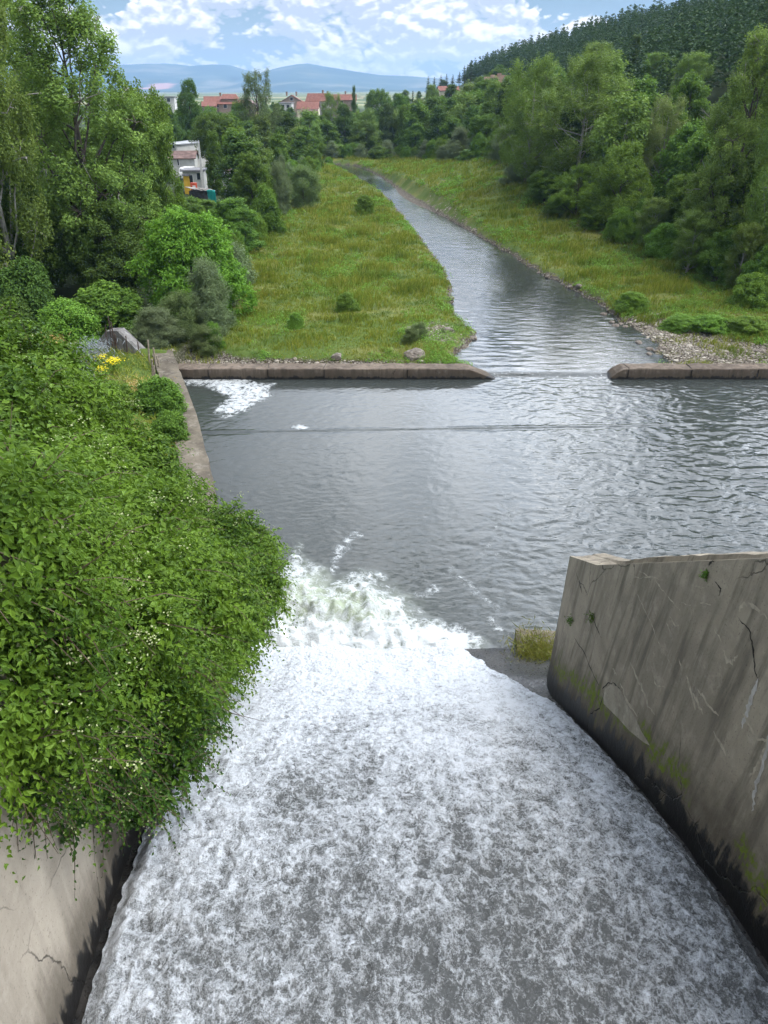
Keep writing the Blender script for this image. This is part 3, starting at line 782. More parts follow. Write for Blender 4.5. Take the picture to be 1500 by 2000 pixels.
sill(xg1, 34.0, 0.9, 0, 'brown concrete sill right of the outlet gap below the gravel bar, with a rounded broken end', seed=2)

# grey wing wall with sloping top beyond the retaining wall
p0 = on_y(196, 664, 46.6); p1 = on_y(212, 642, 46.6); p2 = on_y(234, 641, 46.6); p3 = on_y(290, 694, 46.6)
ww_ = MB()
prof_ = [(p0[0], 0.3), (p0[0], p0[2]), (p1[0], p1[2]), (p2[0], p2[2]), (p3[0], p3[2]), (p3[0], 0.3)]
n = len(prof_)
front = [(x, 46.0, z_) for x, z_ in prof_]; back = [(x + 0.10, 47.1, z_ - (0.10 if 0 < i < n - 1 else 0)) for i, (x, z_) in enumerate(prof_)]
ww_.add(front + back, [tuple(range(n)), tuple(range(n, 2 * n))[::-1]] + [(i, n + i, n + (i + 1) % n, (i + 1) % n) for i in range(n)])
wing = ww_.build('wing_wall', M['slab'])
tag(wing, 'pale grey concrete wing wall with a sloping top among bushes beyond the left bank', 'wall')
# ================================================================== vegetation generators
def gen_tree(H, W, crown0, shape, n_lobe, lobe_k, n_clump, clump_r, per, leaf, elong=0.6, trunk_r=0.25, up=0.5, twigs=3, bark='bark', leafmat='broad',
             droop=0.12, seed=1, forks=1, open_=0.0, bare=0):
    """shape(t)-> relative radius at crown height t. returns dict of part meshes in metres"""
    global rng
    keep, rng = rng, np.random.default_rng(seed)
    Rm = W / 2; ch = H * (1 - crown0); z0 = H * crown0
    lobes = []
    for i in range(n_lobe):
        t = (i + 0.5) / n_lobe; t = np.clip(t + rng.normal() * 0.04, 0.03, 0.97)
        az = i * 2.39996 + rng.normal() * 0.4
        rad = Rm * shape(t); lr = max(Rm * lobe_k * (0.55 + 0.45 * shape(t)) * rng.uniform(0.75, 1.2), 0.12 * Rm)
        d = max(rad - lr * 0.75, 0) * rng.uniform(0.55, 1.0)
        lobes.append((np.array([d * math.cos(az), d * math.sin(az), z0 + t * ch]), lr))
    lobes.append((np.array([0, 0, H - Rm * lobe_k * 0.62]), Rm * lobe_k * 0.62))
    LC = np.array([l[0] for l in lobes]); LR = np.array([l[1] for l in lobes])
    C = []; A = []; li = []
    for k, (c, r) in enumerate(lobes):
        m = max(4, int(n_clump * (r / (Rm * lobe_k)) ** 1.6))
        d = rand_unit(m); d[:, 2] = d[:, 2] * 0.85 + 0.12; d = unit(d)
        p = c + d * r * (0.62 + 0.42 * rng.random((m, 1)))
        # drop what lies deep inside other lobes
        dd = np.linalg.norm(p[:, None] - LC[None], axis=2) / LR[None]; dd[:, k] = 9
        ok = dd.min(1) > 0.62
        p, d = p[ok], d[ok]
        ok = p[:, 2] > z0 * 0.5
        p, d = p[ok], d[ok]
        C.append(p); A.append(d); li += [k] * len(p)
    C = np.concatenate(C); A = np.concatenate(A); li = np.array(li); n = len(C)
    axis_ = unit(A * (1 - up) + np.array([0, 0, 1.0]) * up + 0.25 * rng.normal(size=(n, 3)))
    cr = clump_r * rng.uniform(0.6, 1.35, n)
    per_i = np.maximum(3, (per * (cr / clump_r) ** 1.7 * rng.uniform(0.6, 1.2, n)).astype(int))
    idx = np.repeat(np.arange(n), per_i); m = len(idx)
    o = rand_unit(m) * (rng.random((m, 1)) ** 0.45)
    ax = axis_[idx]
    al = np.sum(o * ax, 1, keepdims=True)
    o = o + ax * al * elong                     # stretch along the shoot
    P = C[idx] + o * cr[idx][:, None]
    outw = unit(P - np.array([0, 0, 0.35 * H]))
    N = unit(o * 0.55 + outw * 0.35 + np.array([0, 0, 0.55]) + 0.55 * rng.normal(size=(m, 3)))
    D = unit(ax * 0.5 + outw * 0.5 - np.array([0, 0, droop * 4]) + 0.7 * rng.normal(size=(m, 3)))
    L = leaf[0] * rng.uniform(0.6, 1.35, m); Wd = leaf[1] * rng.uniform(0.7, 1.25, m)
    V, F = leaf_geo(P, N, D, L, Wd)
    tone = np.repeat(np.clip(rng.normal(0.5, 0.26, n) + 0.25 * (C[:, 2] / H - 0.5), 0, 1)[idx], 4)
    crown = raw_mesh('crown', V, F, [M[leafmat]], attrs={'tone': tone})
    # trunk and limbs
    tb = MB()
    lean = rng.normal(size=2) * 0.02 * H
    def axis_pt(t): return np.array([lean[0] * math.sin(t * 2.2), lean[1] * math.sin(t * 2.8), t * H])
    tp = [axis_pt(t) for t in np.linspace(-0.01, 0.86, 9)]
    tr = [trunk_r * (1.25 if i == 0 else 1) * (1 - 0.88 * i / 8.0) for i in range(9)]
    tb.tube(tp, tr, 8)
    for k, (c, r) in enumerate(lobes[:-1]):
        hb = np.clip(c[2] / H - rng.uniform(0.12, 0.34), max(0.05, crown0 * 0.5), 0.8)
        a = axis_pt(hb); rr = trunk_r * (1 - 0.85 * hb) * 0.55
        mid = a * 0.5 + c * 0.5 + np.array([0, 0, -0.04 * H]) + rng.normal(size=3) * 0.02 * H
        q = [a, a * 0.75 + mid * 0.25 + rng.normal(size=3) * 0.008 * H, mid, mid * 0.4 + c * 0.6 + rng.normal(size=3) * 0.01 * H, c]
        tb.tube(q, [rr, rr * 0.8, rr * 0.6, rr * 0.42, rr * 0.25], 5, cap=False)
        sel = np.where(li == k)[0]
        if len(sel):
            for s_ in rng.choice(sel, min(twigs, len(sel)), replace=False):
                e = C[s_] + axis_[s_] * cr[s_] * 0.5
                tb.tube([c, (c + e) / 2 + rng.normal(size=3) * 0.1 * r, e], [rr * 0.25, rr * 0.16, rr * 0.06], 4, cap=False)
    parts = {'crown': crown}
    if bare:
        bb = MB()
        for i in range(bare):
            k = rng.integers(0, len(lobes) - 1); c, r = lobes[k]
            d = unit(unit(c - np.array([0, 0, c[2]])) * 0.9 + rng.normal(size=3) * 0.5 + np.array([0, 0, 0.35]))
            a = c + d * r * 0.3; e = c + d * r * rng.uniform(1.05, 1.35)
            mid = (a + e) / 2 + rng.normal(size=3) * 0.12 * r
            bb.tube([a, mid, e], [0.055, 0.038, 0.012], 4, cap=False)
            for j in range(3):
                t = rng.uniform(0.4, 0.95); s0 = mid + (e - mid) * t
                bb.tube([s0, s0 + unit(d + rng.normal(size=3) * 0.6) * r * rng.uniform(.15, .4)], [0.024, 0.008], 3, cap=False)
        tb.add(bb.v, bb.f, 1)
    parts['trunk'] = tb.mesh('trunk', [M[bark], M['bark_pale']], True)
    rng = keep
    return dict(parts=parts, H=H, W=W)

egg = lambda t: max(0.12, math.sin(math.pi * (0.10 + 0.86 * t)) ** 0.7 * (1.05 - 0.35 * t))
rnd = lambda t: math.sqrt(max(0.06, 1 - (2 * (t * 0.92 + 0.02) - 0.85) ** 2 / 1.35))
dome = lambda t: math.sqrt(max(0.04, 1 - (t * 0.97) ** 2))
col_ = lambda t: 0.95 if t < 0.8 else 0.95 - (t - .8) * 3
vase = lambda t: 0.45 + 0.55 * math.sin(math.pi * min(1, t * 0.85 + 0.1))

K = {}
K['cotton'] = gen_tree(23, 16, 0.10, egg, 36, 0.29, 30, 0.60, 96, (0.24, 0.17), 0.5, 0.42, 0.35, 5, 'bark', 'poplar', seed=3, bare=26)
K['poplar_a'] = gen_tree(18, 13, 0.10, rnd, 30, 0.27, 26, 0.50, 82, (0.24, 0.14), 1.6, 0.30, 0.62, 4, 'bark_pale', 'poplar', seed=5, bare=16)
K['poplar_b'] = gen_tree(18, 10, 0.12, vase, 28, 0.28, 26, 0.48, 80, (0.24, 0.13), 1.8, 0.28, 0.66, 4, 'bark_pale', 'poplar', seed=8, bare=14)
K['pale_a'] = gen_tree(14, 9, 0.15, vase, 24, 0.28, 24, 0.42, 56, (0.22, 0.12), 1.8, 0.22, 0.66, 5, 'bark_pale', 'poplar_pale', seed=12, bare=22)
K['broad_a'] = gen_tree(12, 10, 0.12, rnd, 26, 0.32, 26, 0.55, 84, (0.25, 0.17), 0.3, 0.25, 0.3, 3, 'bark', 'broad', seed=21)
K['broad_b'] = gen_tree(12, 9, 0.06, dome, 26, 0.33, 26, 0.52, 84, (0.25, 0.17), 0.3, 0.22, 0.3, 3, 'bark', 'broad', seed=22)
K['dark_a'] = gen_tree(13, 10, 0.08, egg, 26, 0.32, 26, 0.55, 86, (0.25, 0.17), 0.3, 0.25, 0.3, 3, 'bark', 'dark', seed=23)
K['bright_a'] = gen_tree(8, 9.4, 0.05, dome, 30, 0.28, 40, 0.42, 46, (0.24, 0.13), 0.2, 0.16, 0.15, 3, 'bark', 'bright', seed=31, droop=0.2)
K['acacia'] = gen_tree(9, 9, 0.06, dome, 26, 0.30, 40, 0.40, 42, (0.20, 0.11), 0.3, 0.16, 0.2, 3, 'bark', 'weed', seed=33)
K['willow'] = gen_tree(6, 5, 0.03, dome, 22, 0.32, 44, 0.34, 44, (0.20, 0.060), 1.1, 0.10, 0.55, 4, 'twig', 'willow', seed=41)
K['olive_b'] = gen_tree(4, 3.6, 0.03, rnd, 20, 0.32, 40, 0.26, 36, (0.15, 0.05), 1.2, 0.06, 0.55, 5, 'twig', 'olive', seed=43)
K['bush_a'] = gen_tree(3, 4, 0.0, dome, 18, 0.36, 46, 0.30, 48, (0.17, 0.11), 0.1, 0.06, 0.3, 3, 'twig', 'broad', seed=44)
K['bush_d'] = gen_tree(3, 4, 0.0, dome, 24, 0.30, 30, 0.30, 60, (0.16, 0.10), 0.2, 0.06, 0.3, 3, 'twig', 'dark', seed=46)
K['bush_b'] = gen_tree(3, 4, 0.0, dome, 18, 0.36, 46, 0.28, 46, (0.15, 0.10), 0.3, 0.06, 0.4, 3, 'twig', 'weed', seed=45)
K['sparse'] = gen_tree(22, 12, 0.18, rnd, 44, 0.19, 20, 0.48, 34, (0.28, 0.15), 1.8, 0.36, 0.7, 6, 'bark', 'olive', seed=51)
K['column'] = gen_tree(12, 4, 0.0, col_, 26, 0.60, 40, 0.40, 46, (0.24, 0.17), 0.1, 0.25, 0.2, 1, 'bark', 'broad', seed=52)
K['fastig'] = gen_tree(16, 5, 0.03, egg, 26, 0.45, 36, 0.40, 40, (0.26, 0.15), 1.4, 0.25, 0.8, 1, 'bark', 'dark', seed=53)
K['far_a'] = gen_tree(12, 10, 0.06, dome, 16, 0.36, 26, 0.75, 30, (0.50, 0.36), 0.2, 0.25, 0.3, 1, 'bark', 'broad', seed=61)
K['far_b'] = gen_tree(13, 9, 0.06, egg, 16, 0.36, 26, 0.75, 30, (0.50, 0.34), 0.3, 0.25, 0.4, 1, 'bark', 'dark', seed=62)
K['far_c'] = gen_tree(14, 9, 0.08, rnd, 16, 0.34, 26, 0.72, 28, (0.48, 0.30), 0.8, 0.25, 0.5, 1, 'bark_pale', 'poplar', seed=63)
K['far_w'] = gen_tree(6, 6, 0.0, dome, 14, 0.36, 24, 0.50, 28, (0.36, 0.16), 0.8, 0.12, 0.5, 1, 'twig', 'willow', seed=64)

def gen_pine(H, W, layers, per, seed, crown0=0.18, leaf=(0.9, 0.42)):
    r_ = np.random.default_rng(seed)
    C, N, D, L = [], [], [], []
    for i in range(layers):
        t = (i + r_.uniform(0, .8)) / layers
        z = H * (crown0 + (1 - crown0) * t); rad = W / 2 * (1 - t) ** 0.75 * (0.75 + 0.4 * r_.random()) + 0.15
        nb = max(3, int(7 * (1 - t) + 3))
        for b in range(nb):
            az = 2 * math.pi * (b + r_.random()) / nb; br = rad * r_.uniform(0.6, 1.15)
            for j in range(per):
                f = (j + r_.random()) / per
                d = np.array([math.cos(az + r_.normal() * .3), math.sin(az + r_.normal() * .3), 0.18 + 0.35 * r_.normal()])
                C.append([math.cos(az) * br * f + r_.normal() * .12, math.sin(az) * br * f + r_.normal() * .12, z - 0.10 * br * f + 0.2 * r_.normal() + 0.25 * f])
                D.append(d); N.append(np.array([0, 0, 1]) + 0.5 * r_.normal(size=3)); L.append(leaf[0] * r_.uniform(.6, 1.2) * (1.1 - .4 * t))
    V, F = leaf_geo(np.array(C), np.array(N), np.array(D), np.array(L), np.array(L) * leaf[1] / leaf[0])
    return V, F
def pine_meshes(seed, H=11, W=4.6, crown0=0.18, layers=15, per=5):
    V, F = gen_pine(H, W, layers, per, seed, crown0)
    tb = MB(); tb.tube([(0, 0, -0.4), (0.05, 0, H * .5), (0, 0.04, H * .97)], [0.20, 0.13, 0.03], 6)
    return dict(parts={'trunk': tb.mesh('trunk', [M['bark_pine']], True), 'crown': raw_mesh('crown', V, F, [M['pine']])}, H=H, W=W)
K['pine_a'] = pine_meshes(71); K['pine_b'] = pine_meshes(72, 12, 4.0, 0.25); K['pine_c'] = pine_meshes(73, 11, 5.4, 0.35, 13)

def plant(kind, name, x, y, H, W, label, cat, group=None, rz=None, z=None, parts=True):
    k = K[kind]
    r = empty(name, (x, y, gh(x, y) - 0.05 if z is None else z), random.uniform(0, 6.28) if rz is None else rz)
    r.scale = (W / k['W'], W / k['W'], H / k['H'])
    tag(r, label, cat, group)
    for pn_, me in k['parts'].items(): link(pn_, me, r)
    return r

def place(kind, name, px, py, D, wpx, label, cat, group=None, minh=1.0):
    """stand a plant at ground distance D so that it tops out where the survey saw it"""
    zt = on_y(px, py, D)[2]; x = on_y(px, py, D)[0]
    for _ in range(3):
        zb = gh(x, D); zm = (zb + zt) / 2
        zc = D * CP + (CAMZ - zm) * SP
        x = (px - CXP) / FPX * zc
    H = max(zt - gh(x, D), minh); W = wpx / FPX * zc
    return plant(kind, name, x, D, H, W, label, cat, group)

# ------------------------------------------------------------------ climber on the left wall
def mass(spheres, n_leaf, n_shoot, leaf, seed, shoot_len=(0.25, 0.7), droop=0.5, noise=0.20):
    r_ = np.random.default_rng(seed)
    S = np.array([[*at_depth(a, b, c), r] for a, b, c, r in spheres]); C, Rr = S[:, :3], S[:, 3]
    w = Rr ** 2 / (Rr ** 2).sum()
    def surf(n, k0, k1):
        i = r_.choice(len(C), n, p=w); d = unit(r_.normal(size=(n, 3)))
        rad = Rr[i] * (1 + noise * fbm(C[i, 0] + d[:, 0] * 1.7, C[i, 1] + d[:, 1] * 1.7, C[i, 2] + d[:, 2] * 1.7, o=3))
        p = C[i] + d * (rad * r_.uniform(k0, k1, n))[:, None]
        ok = np.ones(n, bool)
        for k in range(len(C)):
            q = np.linalg.norm(p - C[k], axis=1) / Rr[k]
            ok &= ~((q < 0.64 * k0) & (i != k))
        # nothing inside the wall body or below the ground
        y = p[:, 1]; xw = np.where(y < 17.4, XL(y), XWL(y))
        ok &= ~((p[:, 0] < xw + 0.03) & (p[:, 0] > xw - 1.0) & (p[:, 2] < zbank(y)))
        ok &= ~((p[:, 0] <= xw - 0.95) & (p[:, 2] < zbank(y) - 0.2))
        return p[ok], d[ok]
    p, d = surf(n_leaf, 0.74, 0.98)
    m = len(p)
    N = unit(d * 0.8 + np.array([0, 0, 0.45]) + 0.45 * r_.normal(size=(m, 3)))
    D = unit(np.array([0, 0, -1.0]) * droop + d * 0.5 + 0.6 * r_.normal(size=(m, 3)))
    L = leaf[0] * r_.uniform(0.6, 1.25, m); Wd = L * leaf[1] / leaf[0] * r_.uniform(0.8, 1.2, m)
    PL, PN, PD, LL, WW = [p], [N], [D], [L], [Wd]
    # shoots with leaves left and right
    p, d = surf(n_shoot, 0.92, 1.02); m = len(p)
    ln = r_.uniform(*shoot_len, m); sd_ = unit(d * 0.9 + np.array([0, 0, 0.15]) + 0.5 * r_.normal(size=(m, 3)))
    side = unit(np.cross(sd_, r_.normal(size=(m, 3))))
    stems = MB()
    for j in range(9):
        t = (j + 0.7) / 9
        c = p + sd_ * (ln * t)[:, None] + np.array([0, 0, -1.0]) * (ln * t * t * 0.55)[:, None]
        tang = unit(sd_ + np.array([0, 0, -1.1]) * t)
        s_ = side * (1 if j % 2 else -1)
        D = unit(s_ * 0.8 + tang * 0.6 + np.array([0, 0, -0.3]) + 0.2 * r_.normal(size=(m, 3)))
        N = unit(np.cross(tang, s_) * 0.0 + d * 0.5 + np.array([0, 0, 0.7]) + 0.35 * r_.normal(size=(m, 3)))
        L = leaf[0] * (1.15 - 0.65 * t) * r_.uniform(0.75, 1.15, m)
        PL.append(c + D * (L * 0.5)[:, None]); PN.append(N); PD.append(D); LL.append(L); WW.append(L * leaf[1] / leaf[0])
    tips = p + sd_ * ln[:, None] + np.array([0, 0, -1.0]) * (ln * 0.5)[:, None]
    for i in r_.choice(m, min(900, m), replace=False):
        a = p[i] - d[i] * 0.15; b = p[i] + sd_[i] * ln[i] * 0.5 - np.array([0, 0, .13]) * ln[i]
        stems.tube([a, b, tips[i]], [0.007, 0.006, 0.003], 3, cap=False)
    P = np.concatenate(PL); kk = np.clip((P[:, 1] * CP + (CAMZ - P[:, 2]) * SP) / 13.5, 0.62, 1.05)
    V, F = leaf_geo(P, np.concatenate(PN), np.concatenate(PD), np.concatenate(LL) * kk, np.concatenate(WW) * kk, 0.22)
    return V, F, stems, (tips, d, p)

VS0 = [(470, 1125, 21, 1.15), (432, 1055, 22.5, 1.15), (405, 1230, 18, 1.1), (450, 1205, 19.2, 1.05), (330, 1005, 21.5, 1.2), (245, 935, 20, 1.35), (150, 860, 18.2, 1.5), (62, 790, 16.8, 1.6), (-60, 750, 16, 1.7),
      (360, 1320, 15.8, 0.85), (320, 1195, 16.4, 1.4), (225, 1085, 16, 1.6), (105, 985, 14.4, 1.6), (0, 910, 13.4, 1.7), (250, 1320, 13.6, 1.15), (125, 1290, 12.4, 1.3), (40, 1385, 11.0, 1.0), (0, 1195, 11.4, 1.5),
      (180, 1205, 13.6, 1.2), (390, 1140, 18.6, 1.2), (-90, 1080, 12, 1.6), (-100, 900, 13, 1.6), (50, 705, 18.6, 0.7), (0, 695, 18.6, 0.85), (105, 730, 20, 0.8), (-90, 1350, 10.5, 1.1),
      (270, 1010, 18.5, 1.5), (165, 950, 17, 1.5), (505, 1150, 20.6, 0.7), (490, 1070, 22.5, 0.75)]
VS = []
for a, b, c, r in VS0:
    if b > 1055 and a < 420:
        c = min(c, 4.15 * 1450 / (750 - a)); r = min(r, 1.25)
    VS.append((a, b, c, r))
VS += [(60, 1120, 9.0, 0.95), (-20, 1240, 8.0, 0.9), (150, 1150, 10.2, 0.95), (-40, 1100, 8.0, 0.9), (30, 1050, 9.6, 1.0), (130, 1060, 11.0, 1.0), (0, 1330, 8.1, 0.8), (70, 1230, 9.0, 0.9), (170, 1320, 10.6, 0.8), (90, 1420, 9.2, 0.7), (20, 1150, 8.3, 1.0), (-30, 1180, 7.7, 1.0), (20, 1290, 8.3, 0.85), (-30, 1350, 7.6, 0.8), (60, 1090, 9.2, 0.9), (-60, 1060, 7.8, 1.1), (20, 1400, 8.2, 0.7), (-30, 1450, 7.4, 0.6)]
_r = np.random.default_rng(77)
VS = [(a, b, c, r * 0.92) for a, b, c, r in VS]
for _ in range(170):
    a, b, c, r = VS[_r.integers(len(VS))]
    d = unit(_r.normal(size=3) + np.array([0.25, -0.5, 0.35])); q = at_depth(a, b, c) + d * r * 0.93
    zc_ = q[1] * CP + (CAMZ - q[2]) * SP; yc_ = -q[1] * SP + (CAMZ - q[2]) * CP
    if q[0] < -13: continue
    VS.append((CXP + FPX * q[0] / zc_, CYP + FPX * yc_ / zc_, zc_, _r.uniform(0.28, 0.55)))
vine = empty('climbing_vine', (-6.5, 14, 8))
tag(vine, 'huge mound of bright green climber with cream blossom smothering the left spillway wall', 'climbing plant')
V, F, stems, (tips, dd_, pp_) = mass(VS, 125000, 15500, (0.168, 0.086), 5, (0.3, 0.85), noise=0.36)
print('vine leaves', len(F))
kid('foliage', raw_mesh('foliage', V, F, [M['vine']]), vine)
for i in range(70):
    j = rng.integers(len(tips)); a = pp_[j] - dd_[j] * 0.3; e = tips[j] + dd_[j] * rng.uniform(.1, .55) + np.array([0, 0, rng.uniform(-.2, .3)])
    stems.tube([a, (a + e) / 2 + rng.normal(size=3) * .06, e], [0.011, 0.008, 0.003], 4, cap=False)
    stems.tube([(a + e) / 2, (a + e) / 2 + (e - a) * .3 + rng.normal(size=3) * .15], [0.006, 0.002], 3, cap=False)
kid('stem', stems.mesh('stem', [M['twig']]), vine)
def blossoms(tips, frac, seed, zone, nper=12, size=0.030, spread=0.085, mat='flower_cream'):
    r_ = np.random.default_rng(seed)
    px = CXP + FPX * tips[:, 0] / (tips[:, 1] * CP + (CAMZ - tips[:, 2]) * SP)
    sel = (r_.random(len(tips)) < frac * zone(tips))
    t = tips[sel]; idx = np.repeat(np.arange(len(t)), nper)
    c = t[idx] + r_.normal(size=(len(idx), 3)) * spread * np.array([1, 1, .5]) + np.array([0, 0, 0.06])
    V, F = leaf_geo(c, r_.normal(size=c.shape) * 0.5 + np.array([0, -.3, 1]), r_.normal(size=c.shape), size * r_.uniform(.6, 1.3, len(c)), size * r_.uniform(.6, 1.3, len(c)), 0.1)
    return raw_mesh('blossom', V, F, [M[mat]])
kid('blossom', blossoms(tips, 0.12, 3, lambda t: sstep(0.10, 0.40, fbm(t[:, 0] * .6, t[:, 1] * .6, t[:, 2] * .6, o=2)), nper=14), vine)

HS = [(a, b, min(c, 4.1 * 1450 / (750 - a)), r) for a, b, c, r in [(300, 1445, 12.3, 0.68), (185, 1450, 11.4, 0.85), (235, 1545, 11.0, 0.42), (125, 1560, 10.3, 0.48), (60, 1500, 10.2, 0.55), (345, 1500, 12.0, 0.30), (290, 1555, 11.4, 0.32), (120, 1620, 10.1, 0.18), (255, 1590, 11.0, 0.22), (350, 1400, 13.4, 0.6), (20, 1540, 9.9, 0.35)]]
hs = empty('hanging_shrub', (-4.4, 8, 7))
tag(hs, 'dark oval leaved shrub hanging below the big climber down over the tan wall', 'shrub')
V, F, stems, (tips2, _, p2) = mass(HS, 9500, 900, (0.135, 0.082), 6, (0.25, 0.6), 0.6, 0.3)
kid('foliage', raw_mesh('foliage', V, F, [M['vine_dark']]), hs)
for i in range(26):        # bare twigs poking out under the leaves
    c = at_depth(random.uniform(150, 420), random.uniform(1380, 1440), 12.6); c[0] = float(XL(c[1])) + 0.25
    e = c + np.array([random.uniform(-.3, .9), random.uniform(-.4, .4), random.uniform(-.7, .1)])
    stems.tube([c, (c + e) / 2 + np.array([0, 0, .08]), e], [0.012, 0.008, 0.003], 4, cap=False)
kid('stem', stems.mesh('stem', [M['twig']]), hs)
kid('blossom', blossoms(tips2, 0.05, 4, lambda t: 1.0, 10), hs)

# ------------------------------------------------------------------ meadow grass
def scatter(n, x0, x1, y0, y1, dens):
    x = rng.uniform(x0, x1, n); y = rng.uniform(y0, y1, n)
    return x, y
def meadow_mask(x, y, m=2.5):
    ok = (y > 46.75) & (x > leftline(y) - m) & (x < rightline(y) + m)
    return ok
gx_, gy_ = [], []
for (y0, y1, d) in [(46.8, 58, 21), (58, 72, 16), (72, 95, 10), (95, 130, 6), (130, 215, 3.0)]:
    xl0 = leftline(np.linspace(y0, y1, 20)).min() - 3; xr0 = min(rightline(np.linspace(y0, y1, 20)).max() + 3, 46)
    n = int((xr0 - xl0) * (y1 - y0) * d)
    x = rng.uniform(xl0, xr0, n); y = rng.uniform(y0, y1, n); gx_.append(x); gy_.append(y)
x = np.concatenate(gx_); y = np.concatenate(gy_)
ok = meadow_mask(x, y); x, y = x[ok], y[ok]
hz, sd, bar, hol = ground_h(x, y, True)
grav = np.maximum(np.maximum(bar * sstep(-0.1, 0.25, 0.2 - fbm(x * .6, y * .6, 4.4, o=2)), 0.8 * hol), 0.9 * sstep(.5, -.8, sdist(SPOT, x, y)))
dens = sstep(0.0, 0.5, sd) * (1 - 0.93 * grav)
ok = rng.random(len(x)) < dens
x, y, hz, sd, bar = x[ok], y[ok], hz[ok], sd[ok], bar[ok]
print('tufts', len(x))
tall = 0.18 + 0.50 * sstep(-0.3, 0.6, fbm(x * 0.22, y * 0.3, 1., o=3)) ** 1.2
tall *= np.where(y < 56, 0.75, 1.0) * (0.55 + 0.45 * sstep(0.3, 3.0, sd))
nb = 5
idx = np.repeat(np.arange(len(x)), nb); m = len(idx)
sz = np.clip(y[idx] / 60.0, 0.8, 2.6)
bx = x[idx] + rng.normal(size=m) * 0.09 * sz; by = y[idx] + rng.normal(size=m) * 0.09 * sz; bz = hz[idx] - 0.03
hb = tall[idx] * rng.uniform(0.6, 1.35, m) * np.clip(sz, 1, 1.25); wb = rng.uniform(0.022, 0.045, m) * sz
az = rng.uniform(0, 6.283, m); ln = rng.normal(size=(m, 2)) * 0.30 * hb[:, None] + np.array([0.08, -0.05]) * hb[:, None]
ux, uy = np.cos(az) * wb / 2, np.sin(az) * wb / 2
b0 = np.stack([bx - ux, by - uy, bz], 1); b1 = np.stack([bx + ux, by + uy, bz], 1)
mx = bx + ln[:, 0] * 0.35; my = by + ln[:, 1] * 0.35
m1 = np.stack([mx + ux * .8, my + uy * .8, bz + hb * 0.6], 1); m0 = np.stack([mx - ux * .8, my - uy * .8, bz + hb * 0.6], 1)
tp = np.stack([bx + ln[:, 0], by + ln[:, 1], bz + hb * 0.95], 1)
V = np.stack([b0, b1, m1, m0, tp], 1).reshape(-1, 3); k = np.arange(m) * 5
grass = link('meadow_grass', raw_mesh('meadow_grass', V, [np.stack([k, k+1, k+2, k+3], 1), np.stack([k+3, k+2, k+4], 1)], [M['grass']]))
tag(grass, 'tall green and straw coloured grass covering both river banks', 'grass', kind='stuff')

# leafy weeds growing in patches through the grass
n = 30000; y = 47 + 150 * rng.random(n) ** 1.9; x = rng.uniform(-32, 46, n)
ok = meadow_mask(x, y, 1.0); x, y = x[ok], y[ok]
hz, sd, bar, hol = ground_h(x, y, True)
pat = fbm(x * 0.16, y * 0.11, 5., o=3) + 0.35 * sstep(5, 20, x - 0.16 * y) + 0.30 * sstep(1.6, 0.4, sd)
ok = (sd > 0.35) & (rng.random(len(x)) < sstep(-0.05, 0.45, pat)) & (hol < .5) & (bar < 0.6)
x, y, hz = x[ok], y[ok], hz[ok]
print('weeds', len(x))
r0 = rng.uniform(0.20, 0.55, len(x)) * (0.8 + 0.5 * sstep(0, .6, fbm(x * .25, y * .2, 8., o=2))); idx = np.repeat(np.arange(len(x)), 22); m = len(idx)
o = rand_unit(m); o[:, 2] = np.abs(o[:, 2])
sz = np.clip(y[idx] / 65, 0.85, 2.0)
c = np.stack([x, y, hz], 1)[idx] + o * (r0[idx] * rng.uniform(.6, 1.1, m))[:, None] * np.array([1.1, 1.1, 0.95])
Vw, Fw = leaf_geo(c, unit(o + np.array([0, 0, .8]) + 0.4 * rng.normal(size=(m, 3))), rng.normal(size=(m, 3)), 0.13 * sz, 0.075 * sz)
weeds = link('meadow_weeds', raw_mesh('meadow_weeds', Vw, Fw, [M['weed']]))
tag(weeds, 'leafy green weeds growing in patches through the meadow grass', 'weeds', kind='stuff')

# dark reedy clumps and single bushes in the meadow come with the placed plants

# pebbles on the bar and along the shore
x = []; y = []
def addp(n, f):
    a, b = f(n); x.append(a); y.append(b)
bb = BAR; addp(16000, lambda n: (rng.uniform(bb[:, 0].min() - 1, 36, n), rng.uniform(46.6, bb[:, 1].max() + 1, n)))
addp(4000, lambda n: (rng.uniform(-14, 6, n), rng.uniform(46.45, 48.0, n)))
addp(26000, lambda n: (rng.uniform(-10, 22, n), rng.uniform(47, 120, n)))
x = np.concatenate(x); y = np.concatenate(y); hz, sd, bar, hol = ground_h(x, y, True)
shore = sstep(0.6, 0.1, np.abs(sd - 0.1)) * np.where(x > rightline(y) - 0.42 * (rightline(y) - leftline(y)), 0.16, 0.06) * (y < 90)
ok = rng.random(len(x)) < np.maximum(np.maximum(bar * 0.9, hol * 0.8), np.maximum(shore * 0.8, 0.5 * sstep(.5, -.8, sdist(SPOT, x, y))))
ok &= hz > RZ - 0.22
x, y, hz = x[ok], y[ok], hz[ok]; print('pebbles', len(x))
import bmesh
bm = bmesh.new(); bmesh.ops.create_icosphere(bm, subdivisions=1, radius=1.0)
ico_v = np.array([v.co[:] for v in bm.verts]); ico_f = np.array([[v.index for v in f.verts] for f in bm.faces]); bm.free()
n = len(x); s_ = rng.uniform(0.022, 0.065, n) * (1 + 1.6 * (rng.random(n) < .04)) * np.clip(y / 60, 1, 1.5)
sc = s_[:, None] * rng.uniform(0.6, 1.3, (n, 3)) * np.array([1.2, 1.2, 0.6])
an = rng.uniform(0, 6.28, n); ca, sa = np.cos(an)[:, None], np.sin(an)[:, None]
v = ico_v[None] * (1 + 0.18 * rng.normal(size=(n, len(ico_v), 1))) * sc[:, None]
